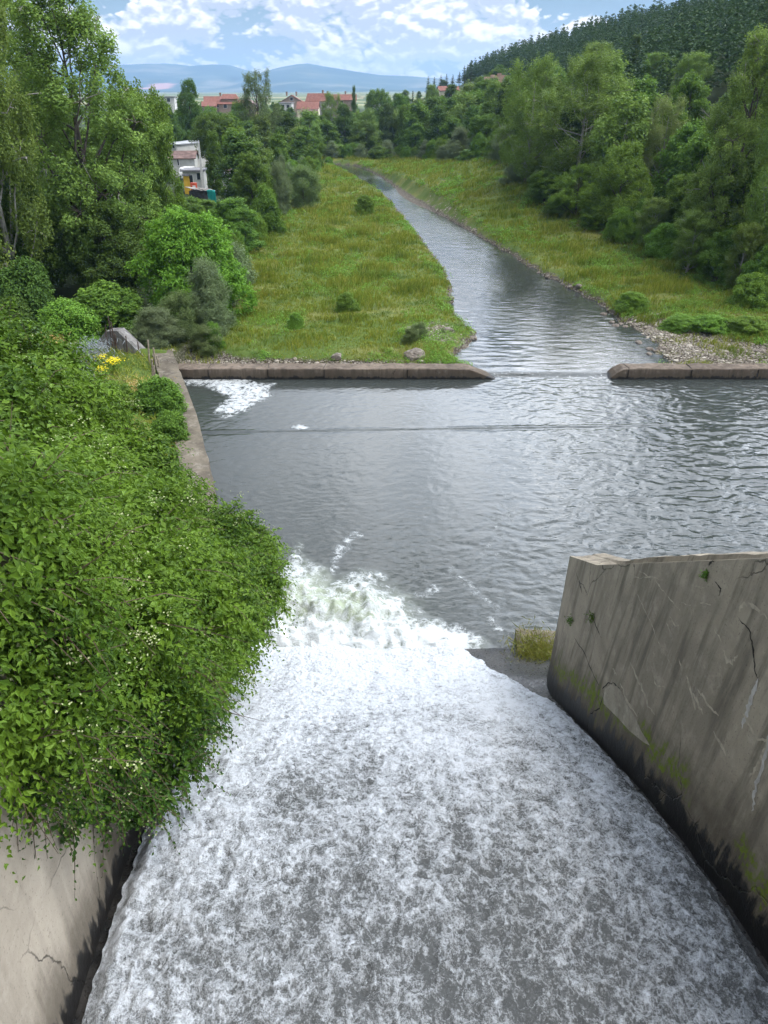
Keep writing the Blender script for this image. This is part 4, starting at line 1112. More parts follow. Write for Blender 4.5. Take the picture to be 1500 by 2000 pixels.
v = np.stack([v[..., 0] * ca - v[..., 1] * sa + x[:, None], v[..., 0] * sa + v[..., 1] * ca + y[:, None], v[..., 2] + hz[:, None] + s_[:, None] * .2], -1).reshape(-1, 3)
f = (ico_f[None] + (np.arange(n) * len(ico_v))[:, None, None]).reshape(-1, 3)
m = NT('pebbles'); r_i = m.n('NewGeometry').outputs['Random Per Island']
M['pebble'] = m.out(m.pbsdf(m.ramp(r_i, [(0, (0.14, 0.118, 0.09)), (0.5, (0.28, 0.245, 0.195)), (1, (0.42, 0.385, 0.325))]), 0.85, 0.3))
peb = link('gravel', raw_mesh('gravel', v, f, [M['pebble']])); tag(peb, 'grey and tan river gravel on the bar and along the shore', 'gravel', kind='stuff')

# bigger rocks are things of their own
def rock_mesh(seed):
    r_ = np.random.default_rng(seed)
    bm = bmesh.new(); bmesh.ops.create_icosphere(bm, subdivisions=3, radius=1.0)
    v = np.array([q.co[:] for q in bm.verts]); f = np.array([[q.index for q in p.verts] for p in bm.faces]); bm.free()
    k = 1 + 0.28 * fbm(v[:, 0] * 1.1 + seed, v[:, 1] * 1.1, v[:, 2] * 1.1, o=4)
    v = v * k[:, None] * np.array([1.25, 0.95, 0.62]); v = np.clip(v, -1.1, 0.8)
    return raw_mesh('rock', v, f, [M['rock']], False)
RK = [rock_mesh(5), rock_mesh(17), rock_mesh(29)]
def rock(px, py, s, label, z=0.25, group=None):
    p = on_z(px, py, z); o = link('rock', random.choice(RK)); o.location = (p[0], p[1], max(gh(p[0], p[1]), RZ - 0.05) + s * 0.15)
    o.scale = (s, s, s); o.rotation_euler = (0, 0, random.uniform(0, 6.28)); tag(o, label, 'rock', group)
rock(810, 706, 0.62, 'largest rounded brown boulder behind the long sill, under a bush')
rock(872, 660, 0.40, 'flat dark rock among the plants near the left river bank tip')
rock(880, 588, 0.30, 'dark stone in the water below the left bank, at the narrow bend')
rock(925, 660, 0.28, 'mossy stone at the tip of the left bank')
rock(658, 708, 0.38, 'tan stone lying behind the middle of the long sill')
rock(1248, 667, 0.28, 'flat stone standing in shallow water left of the gravel bar')
for px, py in [(1203, 634), (1212, 631), (1222, 636), (1195, 628), (1180, 612), (1190, 606)]:
    rock(px, py, random.uniform(.2, .32), 'flat grey stone in the row along the right bank above the gravel bar', group='flat stones along the right bank')
for px, py in [(1270, 680), (1282, 684), (1268, 689), (1292, 682)]:
    rock(px, py, random.uniform(.2, .34), 'dark wet stone at the water edge of the gravel bar', group='dark wet stones by the gravel bar')
for px, py in [(1100, 553), (1115, 561), (1130, 566), (1070, 541), (1052, 531)]:
    rock(px, py, random.uniform(.18, .3), 'brown stone on the eroded right bank upstream of the flat stones', group='brown stones on the eroded right bank')
rock(1485, 690, 0.36, 'lone grey stone lying on the gravel bar')
# ================================================================== plants where the survey saw them
GL = 'trees on the left bank'; GR = 'trees on the right bank'; GF = 'trees of the far valley'
T = [
 # kind, name, px, py_top, D, width px, label, category
 ('cotton', 'cottonwood_tree', 158, -40, 66, 390, 'huge cottonwood with dark forked trunk and pale dead twigs, filling the upper left corner', 'tree', GL),
 ('poplar_b', 'poplar_tree', -30, -90, 58, 250, 'tall leafy tree cut off by the left edge of the photo, before the huge cottonwood', 'tree', GL),
 ('poplar_a', 'poplar_tree', 45, -50, 78, 230, 'tall leafy tree behind the huge cottonwood, filling the sky at its left', 'tree', GL),
 ('broad_a', 'broadleaf_tree', 285, 175, 74, 150, 'leafy tree leaning out right of the huge cottonwood above the white sheds', 'tree', GL),
 ('dark_a', 'broadleaf_tree', 40, 330, 62, 230, 'dark shaded tree under the huge cottonwood at the left edge', 'tree', GL),
 ('dark_a', 'broadleaf_tree', 215, 400, 62, 190, 'dark shaded tree between the cottonwood trunk and the bright layered tree', 'tree', GL),
 ('bright_a', 'broadleaf_tree', 370, 418, 58.5, 250, 'bright green tree with layered drooping leaf sprays beside the open meadow', 'tree', GL),
 ('willow', 'willow_shrub', 406, 515, 53.5, 100, 'tall silver grey willow shrub in front of the bright layered tree', 'shrub', None),
 ('olive_b', 'willow_shrub', 352, 578, 51.5, 90, 'small olive green willow shrub left of the tall silver one', 'shrub', None),
 ('olive_b', 'willow_shrub', 402, 640, 49.5, 75, 'low yellowish twiggy shrub above the long sill, below the tall silver willow', 'shrub', None),
 ('willow', 'willow_shrub', 300, 605, 49.3, 112, 'rounded pale willow bush directly behind the grey wing wall', 'shrub', None),
 ('bush_a', 'bramble_bush', 205, 562, 53.0, 180, 'wide bramble mound behind the top of the grey wing wall', 'bush', None),
 ('bush_d', 'bramble_bush', 52, 522, 51.5, 150, 'round dark green bramble mound at the left edge below the shaded trees', 'bush', None),
 ('bush_b', 'bramble_bush', 130, 595, 48.5, 130, 'low light green bush left of the rusty posts', 'bush', None),
 ('bush_d', 'bramble_bush', 20, 590, 47.5, 120, 'low bush at the left edge just above the climber', 'bush', None),
 ('broad_b', 'broadleaf_tree', 455, 392, 84, 130, 'dense mid green tree standing on the meadow edge above the bright layered tree', 'tree', GL),
 ('broad_b', 'broadleaf_shrub', 402, 392, 96, 92, 'leafy bush hiding the foot of the concrete pole', 'shrub', None),
 ('broad_a', 'broadleaf_shrub', 352, 386, 88, 110, 'leafy bush below the yard, right of the huge cottonwood', 'shrub', None),
 ('broad_b', 'broadleaf_tree', 492, 305, 110, 92, 'dark rounded tree on the meadow edge right of the ivy covered column', 'tree', GL),
 ('bush_a', 'broadleaf_shrub', 520, 372, 96, 70, 'green shrub on the meadow edge in front of the dark rounded tree', 'shrub', None),
 ('willow', 'willow_shrub', 545, 322, 112, 52, 'grey green willow shrub between the dark rounded tree and the meadow', 'shrub', None),
 ('olive_b', 'willow_shrub', 592, 330, 118, 74, 'wide olive grey bush alone on the meadow near the river bend', 'shrub', None),
 ('willow', 'willow_shrub', 552, 308, 128, 26, 'slim grey willow shrub rising behind the wide olive grey bush', 'shrub', None),
 ('column', 'ivy_covered_tree', 420, 262, 130, 36, 'narrow column of ivy covered tree beside the white concrete pole', 'tree', GL),
 ('broad_a', 'broadleaf_tree', 422, 224, 165, 100, 'wide light green tree above the ivy covered column', 'tree', GL),
 ('bright_a', 'broadleaf_tree', 462, 258, 142, 80, 'yellowish green tree right of the ivy covered column', 'tree', GL),
 ('dark_a', 'broadleaf_tree', 376, 160, 185, 80, 'tall dark tree standing high left of the red roofs', 'tree', GL),
 ('dark_a', 'broadleaf_tree', 330, 205, 175, 70, 'dark tree above the white sheds, right of the cottonwood', 'tree', GL),
 ('sparse', 'poplar_tree', 505, 137, 196, 92, 'tallest thin crowned poplar of the valley with see through branches against the mountains', 'tree', GL),
 ('dark_a', 'broadleaf_tree', 548, 205, 215, 60, 'dark tree at the right foot of the thin crowned poplar', 'tree', GL),
 ('broad_b', 'broadleaf_tree', 468, 205, 215, 60, 'dark green tree before the tiered red roof', 'tree', GL),
 ('willow', 'willow_shrub', 490, 272, 170, 45, 'pale grey willow among trees left of the thin poplar trunk', 'shrub', None),
 ('willow', 'willow_shrub', 590, 268, 214, 34, 'pale round willow on the far bank below the cream house', 'shrub', None),
 ('pale_a', 'poplar_tree', 572, 245, 220, 38, 'pale slender tree below the cream house', 'tree', GF),
 ('broad_b', 'broadleaf_tree', 622, 228, 232, 62, 'mid green tree right of the cream house', 'tree', GF),
 ('poplar_a', 'broadleaf_tree', 650, 186, 255, 60, 'light crowned tree with blossom before the long red roof', 'tree', GF),
 ('dark_a', 'broadleaf_tree', 672, 205, 240, 66, 'dark tree right of the light crowned blossom tree', 'tree', GF),
 ('poplar_a', 'poplar_tree', 714, 217, 224, 68, 'pale green pointed tree standing forward on the far bank', 'tree', GF),
 ('dark_a', 'broadleaf_tree', 760, 205, 246, 60, 'dark tree right of the pale pointed tree', 'tree', GF),
 ('broad_a', 'broadleaf_tree', 797, 207, 228, 56, 'mid green pointed tree above the far end of the meadow', 'tree', GF),
 ('broad_b', 'broadleaf_tree', 842, 196, 228, 62, 'dark domed tree left of the pale willow group', 'tree', GF),
 ('broad_b', 'broadleaf_tree', 808, 260, 214, 46, 'small bright tree at the far end of the right meadow', 'tree', GF),
 ('fastig', 'cypress_tree', 692, 170, 300, 15, 'dark pointed cypress on the skyline right of the long red roof', 'tree', GF),
 ('broad_a', 'broadleaf_tree', 738, 178, 290, 66, 'skyline tree right of the dark cypress', 'tree', GF),
 ('broad_b', 'broadleaf_tree', 782, 188, 285, 58, 'low skyline tree in the middle of the far wood', 'tree', GF),
 ('poplar_b', 'poplar_tree', 843, 168, 300, 36, 'yellowish tree directly left of the red roofed house under the pines', 'tree', GF),
 ('poplar_a', 'poplar_tree', 900, 180, 230, 52, 'grey green tree below the red roofed house under the pines', 'tree', GF),
 ('bush_a', 'broadleaf_shrub', 742, 288, 207, 60, 'dark low bush at the river bend on the far bank', 'shrub', None),
 ('bush_b', 'broadleaf_shrub', 660, 285, 212, 62, 'light green low bush on the far bank left of the pale pointed tree', 'shrub', None),
 ('bush_a', 'broadleaf_shrub', 600, 288, 213, 70, 'low green bush on the far bank below the pale round willow', 'shrub', None),
 ('bush_a', 'broadleaf_shrub', 540, 282, 205, 60, 'low bush under the thin crowned poplar', 'shrub', None),
 ('willow', 'willow_shrub', 757, 275, 216, 36, 'grey bush behind the dark low bush at the river bend', 'shrub', None),
 ('willow', 'willow_tree', 898, 252, 166, 60, 'tallest silver willow of the pale group where the right meadow narrows', 'tree', GR),
 ('willow', 'willow_tree', 866, 285, 168, 36, 'smaller silver willow at the left end of the pale group', 'tree', GR),
 ('willow', 'willow_tree', 888, 282, 162, 38, 'middle silver willow of the pale group', 'tree', GR),
 ('bush_a', 'broadleaf_shrub', 920, 292, 154, 66, 'dark shrub right of the silver willows at the meadow edge', 'shrub', None),
 ('broad_a', 'broadleaf_tree', 950, 225, 158, 80, 'mid green tree above the dark shrub right of the silver willows', 'tree', GR),
 ('broad_b', 'broadleaf_tree', 945, 160, 225, 76, 'green tree below the tan ruin on the slope', 'tree', GR),
 ('willow', 'willow_tree', 985, 250, 140, 66, 'grey green willow left of the great poplar pair', 'tree', GR),
 ('poplar_a', 'poplar_tree', 1035, 124, 118, 150, 'left tree of the great poplar pair on the right bank, dull green with pale stems', 'tree', GR),
 ('poplar_a', 'poplar_tree', 1135, 116, 108, 200, 'broad right tree of the great poplar pair on the right bank, light green crown', 'tree', GR),
 ('poplar_b', 'poplar_tree', 1165, 88, 150, 105, 'pale feathery poplar rising behind the great poplar pair', 'tree', GR),
 ('fastig', 'poplar_tree', 1236, 70, 165, 42, 'dark narrow columnar poplar on the right slope', 'tree', GR),
 ('poplar_b', 'poplar_tree', 1282, 106, 140, 85, 'pale poplar right of the dark columnar one', 'tree', GR),
 ('pale_a', 'poplar_tree', 1292, 196, 98, 90, 'small whitish poplar with bare pale branches left of the giant right hand tree', 'tree', GR),
 ('poplar_b', 'poplar_tree', 1345, 108, 120, 90, 'poplar between the pale one and the giant right hand tree', 'tree', GR),
 ('cotton', 'cottonwood_tree', 1448, 74, 76, 250, 'giant right hand cottonwood with visible grey trunk, second from the right edge', 'tree', GR),
 ('poplar_b', 'poplar_tree', 1525, 130, 68, 150, 'tall tree cut off by the right edge of the photo', 'tree', GR),
 ('bright_a', 'broadleaf_tree', 1382, 42, 200, 100, 'bright green acacia standing out on the dark pine slope', 'tree', GR),
 ('broad_a', 'broadleaf_tree', 1310, 76, 205, 80, 'mid green tree on the slope left of the bright acacia', 'tree', GR),
 ('acacia', 'acacia_tree', 1215, 286, 92, 150, 'spreading light green acacia below the small whitish poplar', 'tree', GR),
 ('acacia', 'acacia_tree', 1130, 325, 98, 120, 'layered acacia at the meadow edge left of the spreading light green one', 'tree', GR),
 ('broad_a', 'broadleaf_tree', 1065, 335, 106, 90, 'dark tree under the great poplar pair at the meadow edge', 'tree', GR),
 ('willow', 'willow_tree', 1010, 318, 120, 70, 'grey green willow under the left tree of the great poplar pair', 'tree', GR),
 ('broad_b', 'broadleaf_shrub', 1100, 375, 100, 80, 'low leafy shrub at the meadow edge below the great poplar pair', 'shrub', None),
 ('broad_b', 'broadleaf_shrub', 1165, 390, 92, 80, 'low shrub at the meadow edge under the layered acacia', 'shrub', None),
 ('bright_a', 'broadleaf_shrub', 1212, 408, 86, 64, 'bright green shrub standing forward on the right meadow edge', 'shrub', None),
 ('poplar_b', 'poplar_tree', 1275, 390, 82, 80, 'young poplar at the right meadow edge beside the bright green shrub', 'tree', GR),
 ('broad_a', 'broadleaf_tree', 1335, 345, 83, 110, 'dark leafy tree left of the giant right hand cottonwood', 'tree', GR),
 ('poplar_b', 'poplar_tree', 1352, 415, 73, 90, 'young poplar left of the foot of the giant right hand cottonwood', 'tree', GR),
 ('broad_b', 'broadleaf_shrub', 1410, 455, 69, 100, 'rounded shrub under the giant right hand cottonwood', 'shrub', None),
 ('poplar_b', 'poplar_tree', 1452, 440, 66, 80, 'young poplar right of the rounded shrub at the right meadow edge', 'tree', GR),
 ('broad_b', 'broadleaf_shrub', 1500, 480, 63, 100, 'leafy shrub at the right edge of the photo beside the meadow', 'shrub', None),
 ('bush_b', 'broadleaf_shrub', 1470, 540, 60.5, 90, 'low weedy shrub in front of the leafy shrub at the right edge', 'shrub', None),
 # single bushes in the meadow
 ('bush_b', 'meadow_bush', 678, 574, 59.5, 52, 'small dark bush alone in the left meadow', 'bush', None),
 ('bush_b', 'meadow_bush', 578, 641, 54.5, 34, 'small dark tussock left of the bare earth line in the left meadow', 'bush', None),
 ('olive_b', 'meadow_bush', 820, 640, 52, 42, 'reedy clump near the tip of the left meadow', 'bush', None),
 ('olive_b', 'meadow_bush', 800, 660, 50.5, 36, 'reedy clump just above the boulder by the sill', 'bush', None),
 ('bush_a', 'meadow_bush', 1005, 562 + 0, 61, 0.1, '', '', None),
 ('bush_b', 'meadow_bush', 1235, 573, 60, 70, 'leafy pale bush on the right bank above the flat stones', 'bush', None),
 ('bush_b', 'meadow_bush', 1330, 618, 55.5, 80, 'green bush at the upper rim of the gravel bar', 'bush', None),
 ('bush_b', 'meadow_bush', 1390, 632, 54.5, 80, 'second green bush at the upper rim of the gravel bar, further right', 'bush', None),
 ('bush_b', 'meadow_bush', 1460, 646, 53.5, 90, 'green bush at the rim of the gravel bar nearest the right edge', 'bush', None),
 ('bush_b', 'meadow_bush', 712, 384, 112, 44, 'small bush on the left bank near the river bend', 'bush', None),
]
for row in T:
    kind, name, px, py, D, w, lab, cat, grp = row
    if not lab: continue
    place(kind, name, px, py, D, w, lab, cat, None)

# ---------------- wood behind the named trees: one label per stand
def ok_spot(x, y, pts, dmin):
    return all((x - a) ** 2 + (y - b) ** 2 > dmin * dmin for a, b in pts)
def stand(n, fn, kinds, name, label, cat, group, hr, wr, dmin, seed):
    r_ = random.Random(seed); pts = []; tries = 0
    while len(pts) < n and tries < 12000:
        tries += 1
        q = fn(r_)
        if q is None or not ok_spot(q[0], q[1], pts, dmin): continue
        pts.append(q)
        H = r_.uniform(*hr); W = H * r_.uniform(*wr)
        plant(r_.choice(kinds), name, q[0], q[1], H, W, label, cat, group)
def pxof(x, y, z):
    zc = y * CP + (CAMZ - z) * SP; yc = -y * SP + (CAMZ - z) * CP
    return CXP + FPX * x / zc, CYP + FPX * yc / zc
def right_wood(r_):
    y = r_.uniform(62, 230); x = rightline(y) + r_.uniform(4, 75)
    px, _ = pxof(x, y, 3)
    s, _h = ridge_coord(np.array([x]), np.array([y]))
    return (x, y) if px < 1620 and s[0] < -64 else None
stand(95, right_wood, ['far_a', 'far_b', 'far_c', 'far_a'], 'broadleaf_tree', 'green broadleaf tree packed among others in the wood on the right slope', 'tree', 'wood on the right slope', (7, 11.5), (0.7, 1.0), 6.2, 4)
def edge_right(r_):
    y = r_.uniform(58, 205) ; x = rightline(y) + r_.uniform(0.5, 3.5)
    return (x, y)
stand(60, edge_right, ['bush_a', 'bush_b', 'far_w', 'bush_a'], 'broadleaf_shrub', 'undergrowth shrub along the foot of the right hand wood', 'shrub', 'undergrowth along the right hand wood', (1.6, 3.6), (0.9, 1.4), 2.6, 5)
def left_wood(r_):
    y = r_.uniform(66, 230); x = leftline(y) - r_.uniform(5, 45)
    px, _ = pxof(x, y, 3)
    if y < 192 and 312 < px < 446: return None
    return (x, y) if px > -120 else None
stand(55, left_wood, ['far_a', 'far_b', 'far_a', 'far_c'], 'broadleaf_tree', 'green tree packed among others in the wood on the left bank', 'tree', 'wood on the left bank', (6, 9.5), (0.75, 1.05), 6.2, 6)
def edge_left(r_):
    y = r_.uniform(50, 200); x = leftline(y) - r_.uniform(0.0, 3.5)
    px, _ = pxof(x, y, 2)
    if 84 < y < 192 and 318 < px < 430: return None
    return (x, y)
stand(48, edge_left, ['bush_a', 'bush_b', 'far_w', 'bush_a'], 'broadleaf_shrub', 'undergrowth shrub along the left edge of the open meadow', 'shrub', 'undergrowth along the left meadow edge', (1.4, 3.2), (0.9, 1.4), 2.6, 7)
def far_bank(r_):
    y = r_.uniform(212, 330); x = r_.uniform(-75, 60)
    px, _ = pxof(x, y, 3)
    return (x, y) if 300 < px < 1000 else None
stand(75, far_bank, ['far_a', 'far_b', 'far_a', 'far_c'], 'broadleaf_tree', 'green tree in the dense belt across the valley beyond the river bend', 'tree', 'tree belt beyond the river bend', (5.5, 8.5), (0.9, 1.2), 6.2, 8)
def far_edge(r_):
    y = r_.uniform(207, 216); x = r_.uniform(-50, 24)
    return (x, y)
stand(34, far_edge, ['bush_a', 'far_w', 'bush_b'], 'broadleaf_shrub', 'low shrub along the far bank at the river bend', 'shrub', 'shrubs along the far bank', (1.8, 3.6), (1.0, 1.5), 2.6, 9)
def town(r_):
    y = r_.uniform(330, 640); x = r_.uniform(-190, 60)
    px, _ = pxof(x, y, 3)
    return (x, y) if 280 < px < 900 else None
stand(60, town, ['far_a', 'far_b', 'far_a'], 'broadleaf_tree', 'distant tree between the red roofed houses of the village', 'tree', 'trees between the village houses', (4, 6.5), (0.9, 1.3), 11, 10)

# ---------------- pines
def ridge_point(t):
    t = np.clip(t, 0, 0.999) * (len(RIDGE) - 1); i = int(t); f = t - i
    return RIDGE[i] * (1 - f) + RIDGE[i + 1] * f
n_ridge = 0; r_ = random.Random(3); placed = []
for t in np.linspace(0.20, 0.86, 130):
    q = ridge_point(t) + np.array([r_.uniform(-6, 6), r_.uniform(-6, 6), 0])
    px, _ = pxof(q[0], q[1], q[2] + 8)
    if not (930 < px < 1540) or not ok_spot(q[0], q[1], placed, 3.2): continue
    placed.append((q[0], q[1])); n_ridge += 1
    plant(r_.choice(['pine_a', 'pine_b', 'pine_a']), 'pine_tree', q[0], q[1], r_.uniform(7.5, 10.0), r_.uniform(3.6, 4.8), 'dark pine standing on the skyline of the wooded ridge', 'pine tree', 'pines along the ridge skyline')
print('ridge pines', n_ridge)
for i, (px, py, w, lab) in enumerate([(836, 150, 14, 'leftmost of the dark pines above the red roofed house'), (848, 151, 14, 'second pine from the left above the red roofed house'), (861, 147, 16, 'third pine from the left above the red roofed house'),
        (872, 145, 14, 'pine right behind the roof ridge of the red roofed house'), (884, 146, 13, 'pine over the right end of the red roofed house'), (897, 141, 17, 'first tall pine right of the red roofed house'),
        (908, 142, 16, 'second tall pine right of the red roofed house'), (920, 132, 20, 'tall dark pine left of the tan ruin'), (806, 176, 13, 'lone dark conifer on the skyline left of the pine row')]):
    place('pine_c' if i != 8 else 'pine_a', 'pine_tree', px, py, 400 if i != 8 else 330, w, lab, 'pine tree')
# the pine wood covering the slope reads as one mass
V0, F0 = [], []
base_ = [gen_pine(9.5, 4.6, 9, 4, s, 0.25, (0.95, 0.42)) for s in (91, 92, 93)]
r_ = np.random.default_rng(15); pts = []; vs = []; fs = []; off = 0
cand = np.stack([r_.uniform(-20, 260, 24000), r_.uniform(120, 620, 24000)], 1)
s_, H_ = ridge_coord(cand[:, 0], cand[:, 1]); hz = ground_h(cand[:, 0], cand[:, 1])
px = CXP + FPX * cand[:, 0] / (cand[:, 1] * CP + (CAMZ - hz) * SP)
lim = np.interp(px, [900, 1050, 1200, 1500], [-30, -48, -62, -74])
ok = (s_ > lim) & (s_ < 14) & (px > 905) & (px < 1600) & (cand[:, 0] > rightline(np.minimum(cand[:, 1], 200)) + 20)
cand = cand[ok]; hz = hz[ok]
cell = {}
for (x, y), z in zip(cand, hz):
    k_ = (int(x // 2.7), int(y // 2.7))
    if any((a - x) ** 2 + (b - y) ** 2 < 6.6 for i in (-1, 0, 1) for j in (-1, 0, 1) for a, b in cell.get((k_[0] + i, k_[1] + j), [])): continue
    cell.setdefault(k_, []).append((x, y))
    V, F = base_[r_.integers(3)]; a = r_.uniform(0, 6.28); sc = r_.uniform(0.72, 1.08)
    W_ = V * np.array([sc * 1.05, sc * 1.05, sc]); W_ = np.stack([W_[:, 0] * math.cos(a) - W_[:, 1] * math.sin(a) + x, W_[:, 0] * math.sin(a) + W_[:, 1] * math.cos(a) + y, W_[:, 2] + z], 1)
    vs.append(W_); fs.append(F + off); off += len(V)
print('wood pines', len(vs), 'faces', sum(len(f) for f in fs))
wood_ = link('pine_forest', raw_mesh('pine_forest', np.concatenate(vs), np.concatenate(fs), [M['pine']]))
tag(wood_, 'dense dark pine forest covering the slope below the ridge', 'forest', kind='stuff')

# ---------------- plants on the left terrace
def clump(name, px, py, z, h, w, n, leaf, mat, label, cat, upright=0.8, flower=None, nf=0):
    p = on_z(px, py, z); p[2] = gh(p[0], p[1])
    r = empty(name, tuple(p)); tag(r, label, cat)
    k = rng.random(n) ** 0.7
    c = np.stack([rng.normal(size=n) * w * 0.28, rng.normal(size=n) * w * 0.28, k * h], 1)
    V, F = leaf_geo(c, rand_unit(n) + np.array([0, 0, .3]), np.array([0, 0, upright]) + 0.5 * rng.normal(size=(n, 3)), leaf[0] * rng.uniform(.6, 1.3, n), leaf[1] * np.ones(n))
    link('foliage', raw_mesh('foliage', V, F, [M[mat]]), r)
    if flower:
        c = np.stack([rng.normal(size=nf) * w * 0.26, rng.normal(size=nf) * w * 0.26, h * (0.85 + 0.3 * rng.random(nf))], 1)
        V, F = leaf_geo(c, np.array([0, -.2, 1]) + 0.3 * rng.normal(size=(nf, 3)), rng.normal(size=(nf, 3)), 0.07 * np.ones(nf), 0.07 * np.ones(nf), 0.05)
        link('blossom', raw_mesh('blossom', V, F, [M[flower]]), r)
    return r
clump('flowering_weed', 224, 722, 1.9, 0.75, 0.9, 260, (0.22, 0.05), 'weed', 'brightest yellow flowering weed on the left terrace', 'flower', flower='flower_yellow', nf=240)
clump('flowering_weed', 200, 712, 1.9, 0.7, 0.7, 160, (0.22, 0.05), 'weed', 'small yellow flowering weed just above left of the brightest one', 'flower', flower='flower_yellow', nf=80)
clump('flowering_weed', 200, 738, 1.9, 0.7, 0.8, 160, (0.22, 0.05), 'weed', 'small yellow flowering weed just below left of the brightest one', 'flower', flower='flower_yellow', nf=80)
clump('flowering_weed', 176, 778, 2.1, 0.7, 0.7, 160, (0.22, 0.05), 'weed', 'yellow flowering weed half hidden behind the climber', 'flower', flower='flower_yellow', nf=90)
clump('blue_weed', 180, 705, 1.9, 1.2, 2.2, 900, (0.45, 0.035), 'flower_blue', 'tall hazy patch of bluish flowering stalks on the left terrace', 'flower', 1.3)
clump('blue_weed', 160, 745, 2.0, 1.0, 1.4, 450, (0.42, 0.035), 'flower_blue', 'smaller bluish flowering patch below the tall hazy one', 'flower', 1.3)
clump('dry_grass_clump', 90, 680, 2.2, 0.8, 2.0, 500, (0.45, 0.03), 'dry', 'straw coloured dry grass patch left of the bluish stalks', 'grass', 1.2)
clump('dry_grass_clump', 262, 755, 1.7, 0.35, 2.2, 600, (0.30, 0.03), 'dry', 'reddish brown dry grass patch beside the leaning wooden posts', 'grass', 0.6)
plant('bush_a', 'terrace_bush', *on_z(310, 800, 1.5)[:2], 1.9, 3.0, 'dark green shrub pressing against the outer edge of the retaining wall', 'bush')
plant('bush_a', 'terrace_bush', *on_z(335, 850, 1.5)[:2], 1.5, 2.2, 'second dark shrub along the retaining wall, nearer the climber', 'bush')
plant('bush_b', 'terrace_bush', *on_z(225, 800, 1.8)[:2], 1.5, 2.6, 'light green weedy bush on the terrace above the climber', 'bush')
# grasses of the terrace
n = 5200; x = rng.uniform(-26, -8, n); y = rng.uniform(26, 46, n)
ok = x < XWL(y) - 1.5; x, y = x[ok], y[ok]; hz = ground_h(x, y); idx = np.repeat(np.arange(len(x)), 5); m = len(idx)
c = np.stack([x, y, hz], 1)[idx] + np.stack([rng.normal(size=m) * .12, rng.normal(size=m) * .12, rng.uniform(.02, .35, m)], 1)
V, F = leaf_geo(c, rand_unit(m), np.array([0, 0, 1.0]) + .45 * rng.normal(size=(m, 3)), rng.uniform(.25, .55, m), 0.04 * np.ones(m))
tg = link('terrace_grass', raw_mesh('terrace_grass', V, F, [M['grass']])); tag(tg, 'rough grass on the terrace behind the retaining wall', 'grass', kind='stuff')
# grass tuft on the apron corner and small plants in wall cracks
p = on_z(1045, 1290, 0.45)
n = 1500; c = np.stack([p[0] + rng.normal(size=n) * .38 + .15, p[1] + rng.normal(size=n) * .55 + .35, 0.2 + rng.random(n) * .5], 1)
V, F = leaf_geo(c, rand_unit(n), np.array([0, 0, .8]) + .6 * rng.normal(size=(n, 3)), rng.uniform(.2, .5, n), 0.028 * np.ones(n))
tf = link('grass_tuft', raw_mesh('grass_tuft', V, F, [M['tuft']])); tag(tf, 'yellowish grass tuft growing on the wet corner at the end of the right spillway wall', 'grass')
lg = MB(); lg.box((p[0] + .35, p[1] + .5, 0.0), (1.6, 2.4, 0.62), -0.1)
lg_ = lg.build('concrete_ledge', M['bank_wall']); tag(lg_, 'low wet concrete ledge under the grass tuft at the end of the right wall', 'ledge')
for (u, v, s, lab) in [(222, 540, .20, 'small green plant in the crack nearest the end of the right wall'), (365, 520, .20, 'green fern growing from the slanting crack in the right wall'), (1103, 240, .12, 'tiny green sprig near the top edge of the right wall')]:
    q = wall_hit(1050 + u / 3.333, 1050 + v / 3.333); n = 110
    c = q + np.stack([-np.abs(rng.normal(size=n)) * .05 * s / .15, rng.normal(size=n) * s * .25, np.clip(rng.normal(size=n), -1.5, 1.5) * s * .4], 1)
    V, F = leaf_geo(c, rand_unit(n) + np.array([-.5, 0, .4]), rand_unit(n) + np.array([-.2, 0, -.5]), 0.07 * np.ones(n), 0.02 * np.ones(n))
    o = link('wall_plant', raw_mesh('wall_plant', V, F, [M['broad']])); tag(o, lab, 'plant')
# ================================================================== buildings and small things
def stucco(name, c): return simple(name, c, 0.9, 0.15, 0.10, 1.2, 0.1)
M['white_wall'] = stucco('white_render', (0.54, 0.53, 0.50)); M['cream_wall'] = stucco('cream_render', (0.66, 0.60, 0.46)); M['grey_wall'] = stucco('grey_render', (0.36, 0.33, 0.30))
M['brown_wall'] = stucco('brown_render', (0.30, 0.23, 0.18)); M['yellow_wall'] = stucco('yellow_render', (0.60, 0.38, 0.05))
m = NT('red_tiles'); p = m.obj(); wv = m.n('TexWave', {'Vector': p, 'Scale': 1.6, 'Distortion': 0.6}).outputs['Fac']
M['red_roof'] = m.out(m.pbsdf(m.mix(m.mr(m.noise(p, 1.5, 4), .3, .7), (0.165, 0.070, 0.052), (0.245, 0.11, 0.085)), 0.85, 0.2, m.bump(wv, 0.4, 0.05)))
m = NT('brown_tin'); p = m.obj(); M['brown_roof'] = m.out(m.pbsdf(m.mix(m.mr(m.noise(p, 1.0, 5), .35, .65), (0.095, 0.055, 0.045), (0.19, 0.12, 0.10)), 0.7, 0.3))
m = NT('white_corrugated'); p = m.obj(); wv = m.n('TexWave', {'Vector': p, 'Scale': 1.3}).outputs['Fac']
M['white_roof'] = m.out(m.pbsdf(m.mix(wv, (0.34, 0.35, 0.37), (0.48, 0.49, 0.51)), 0.5, 0.4, m.bump(wv, 0.5, 0.05)))
M['grey_roof'] = simple('grey_felt_roof', (0.19, 0.19, 0.20), var=0.3); M['glass'] = simple('dark_window', (0.030, 0.034, 0.040), 0.15, 0.5, 0.1)
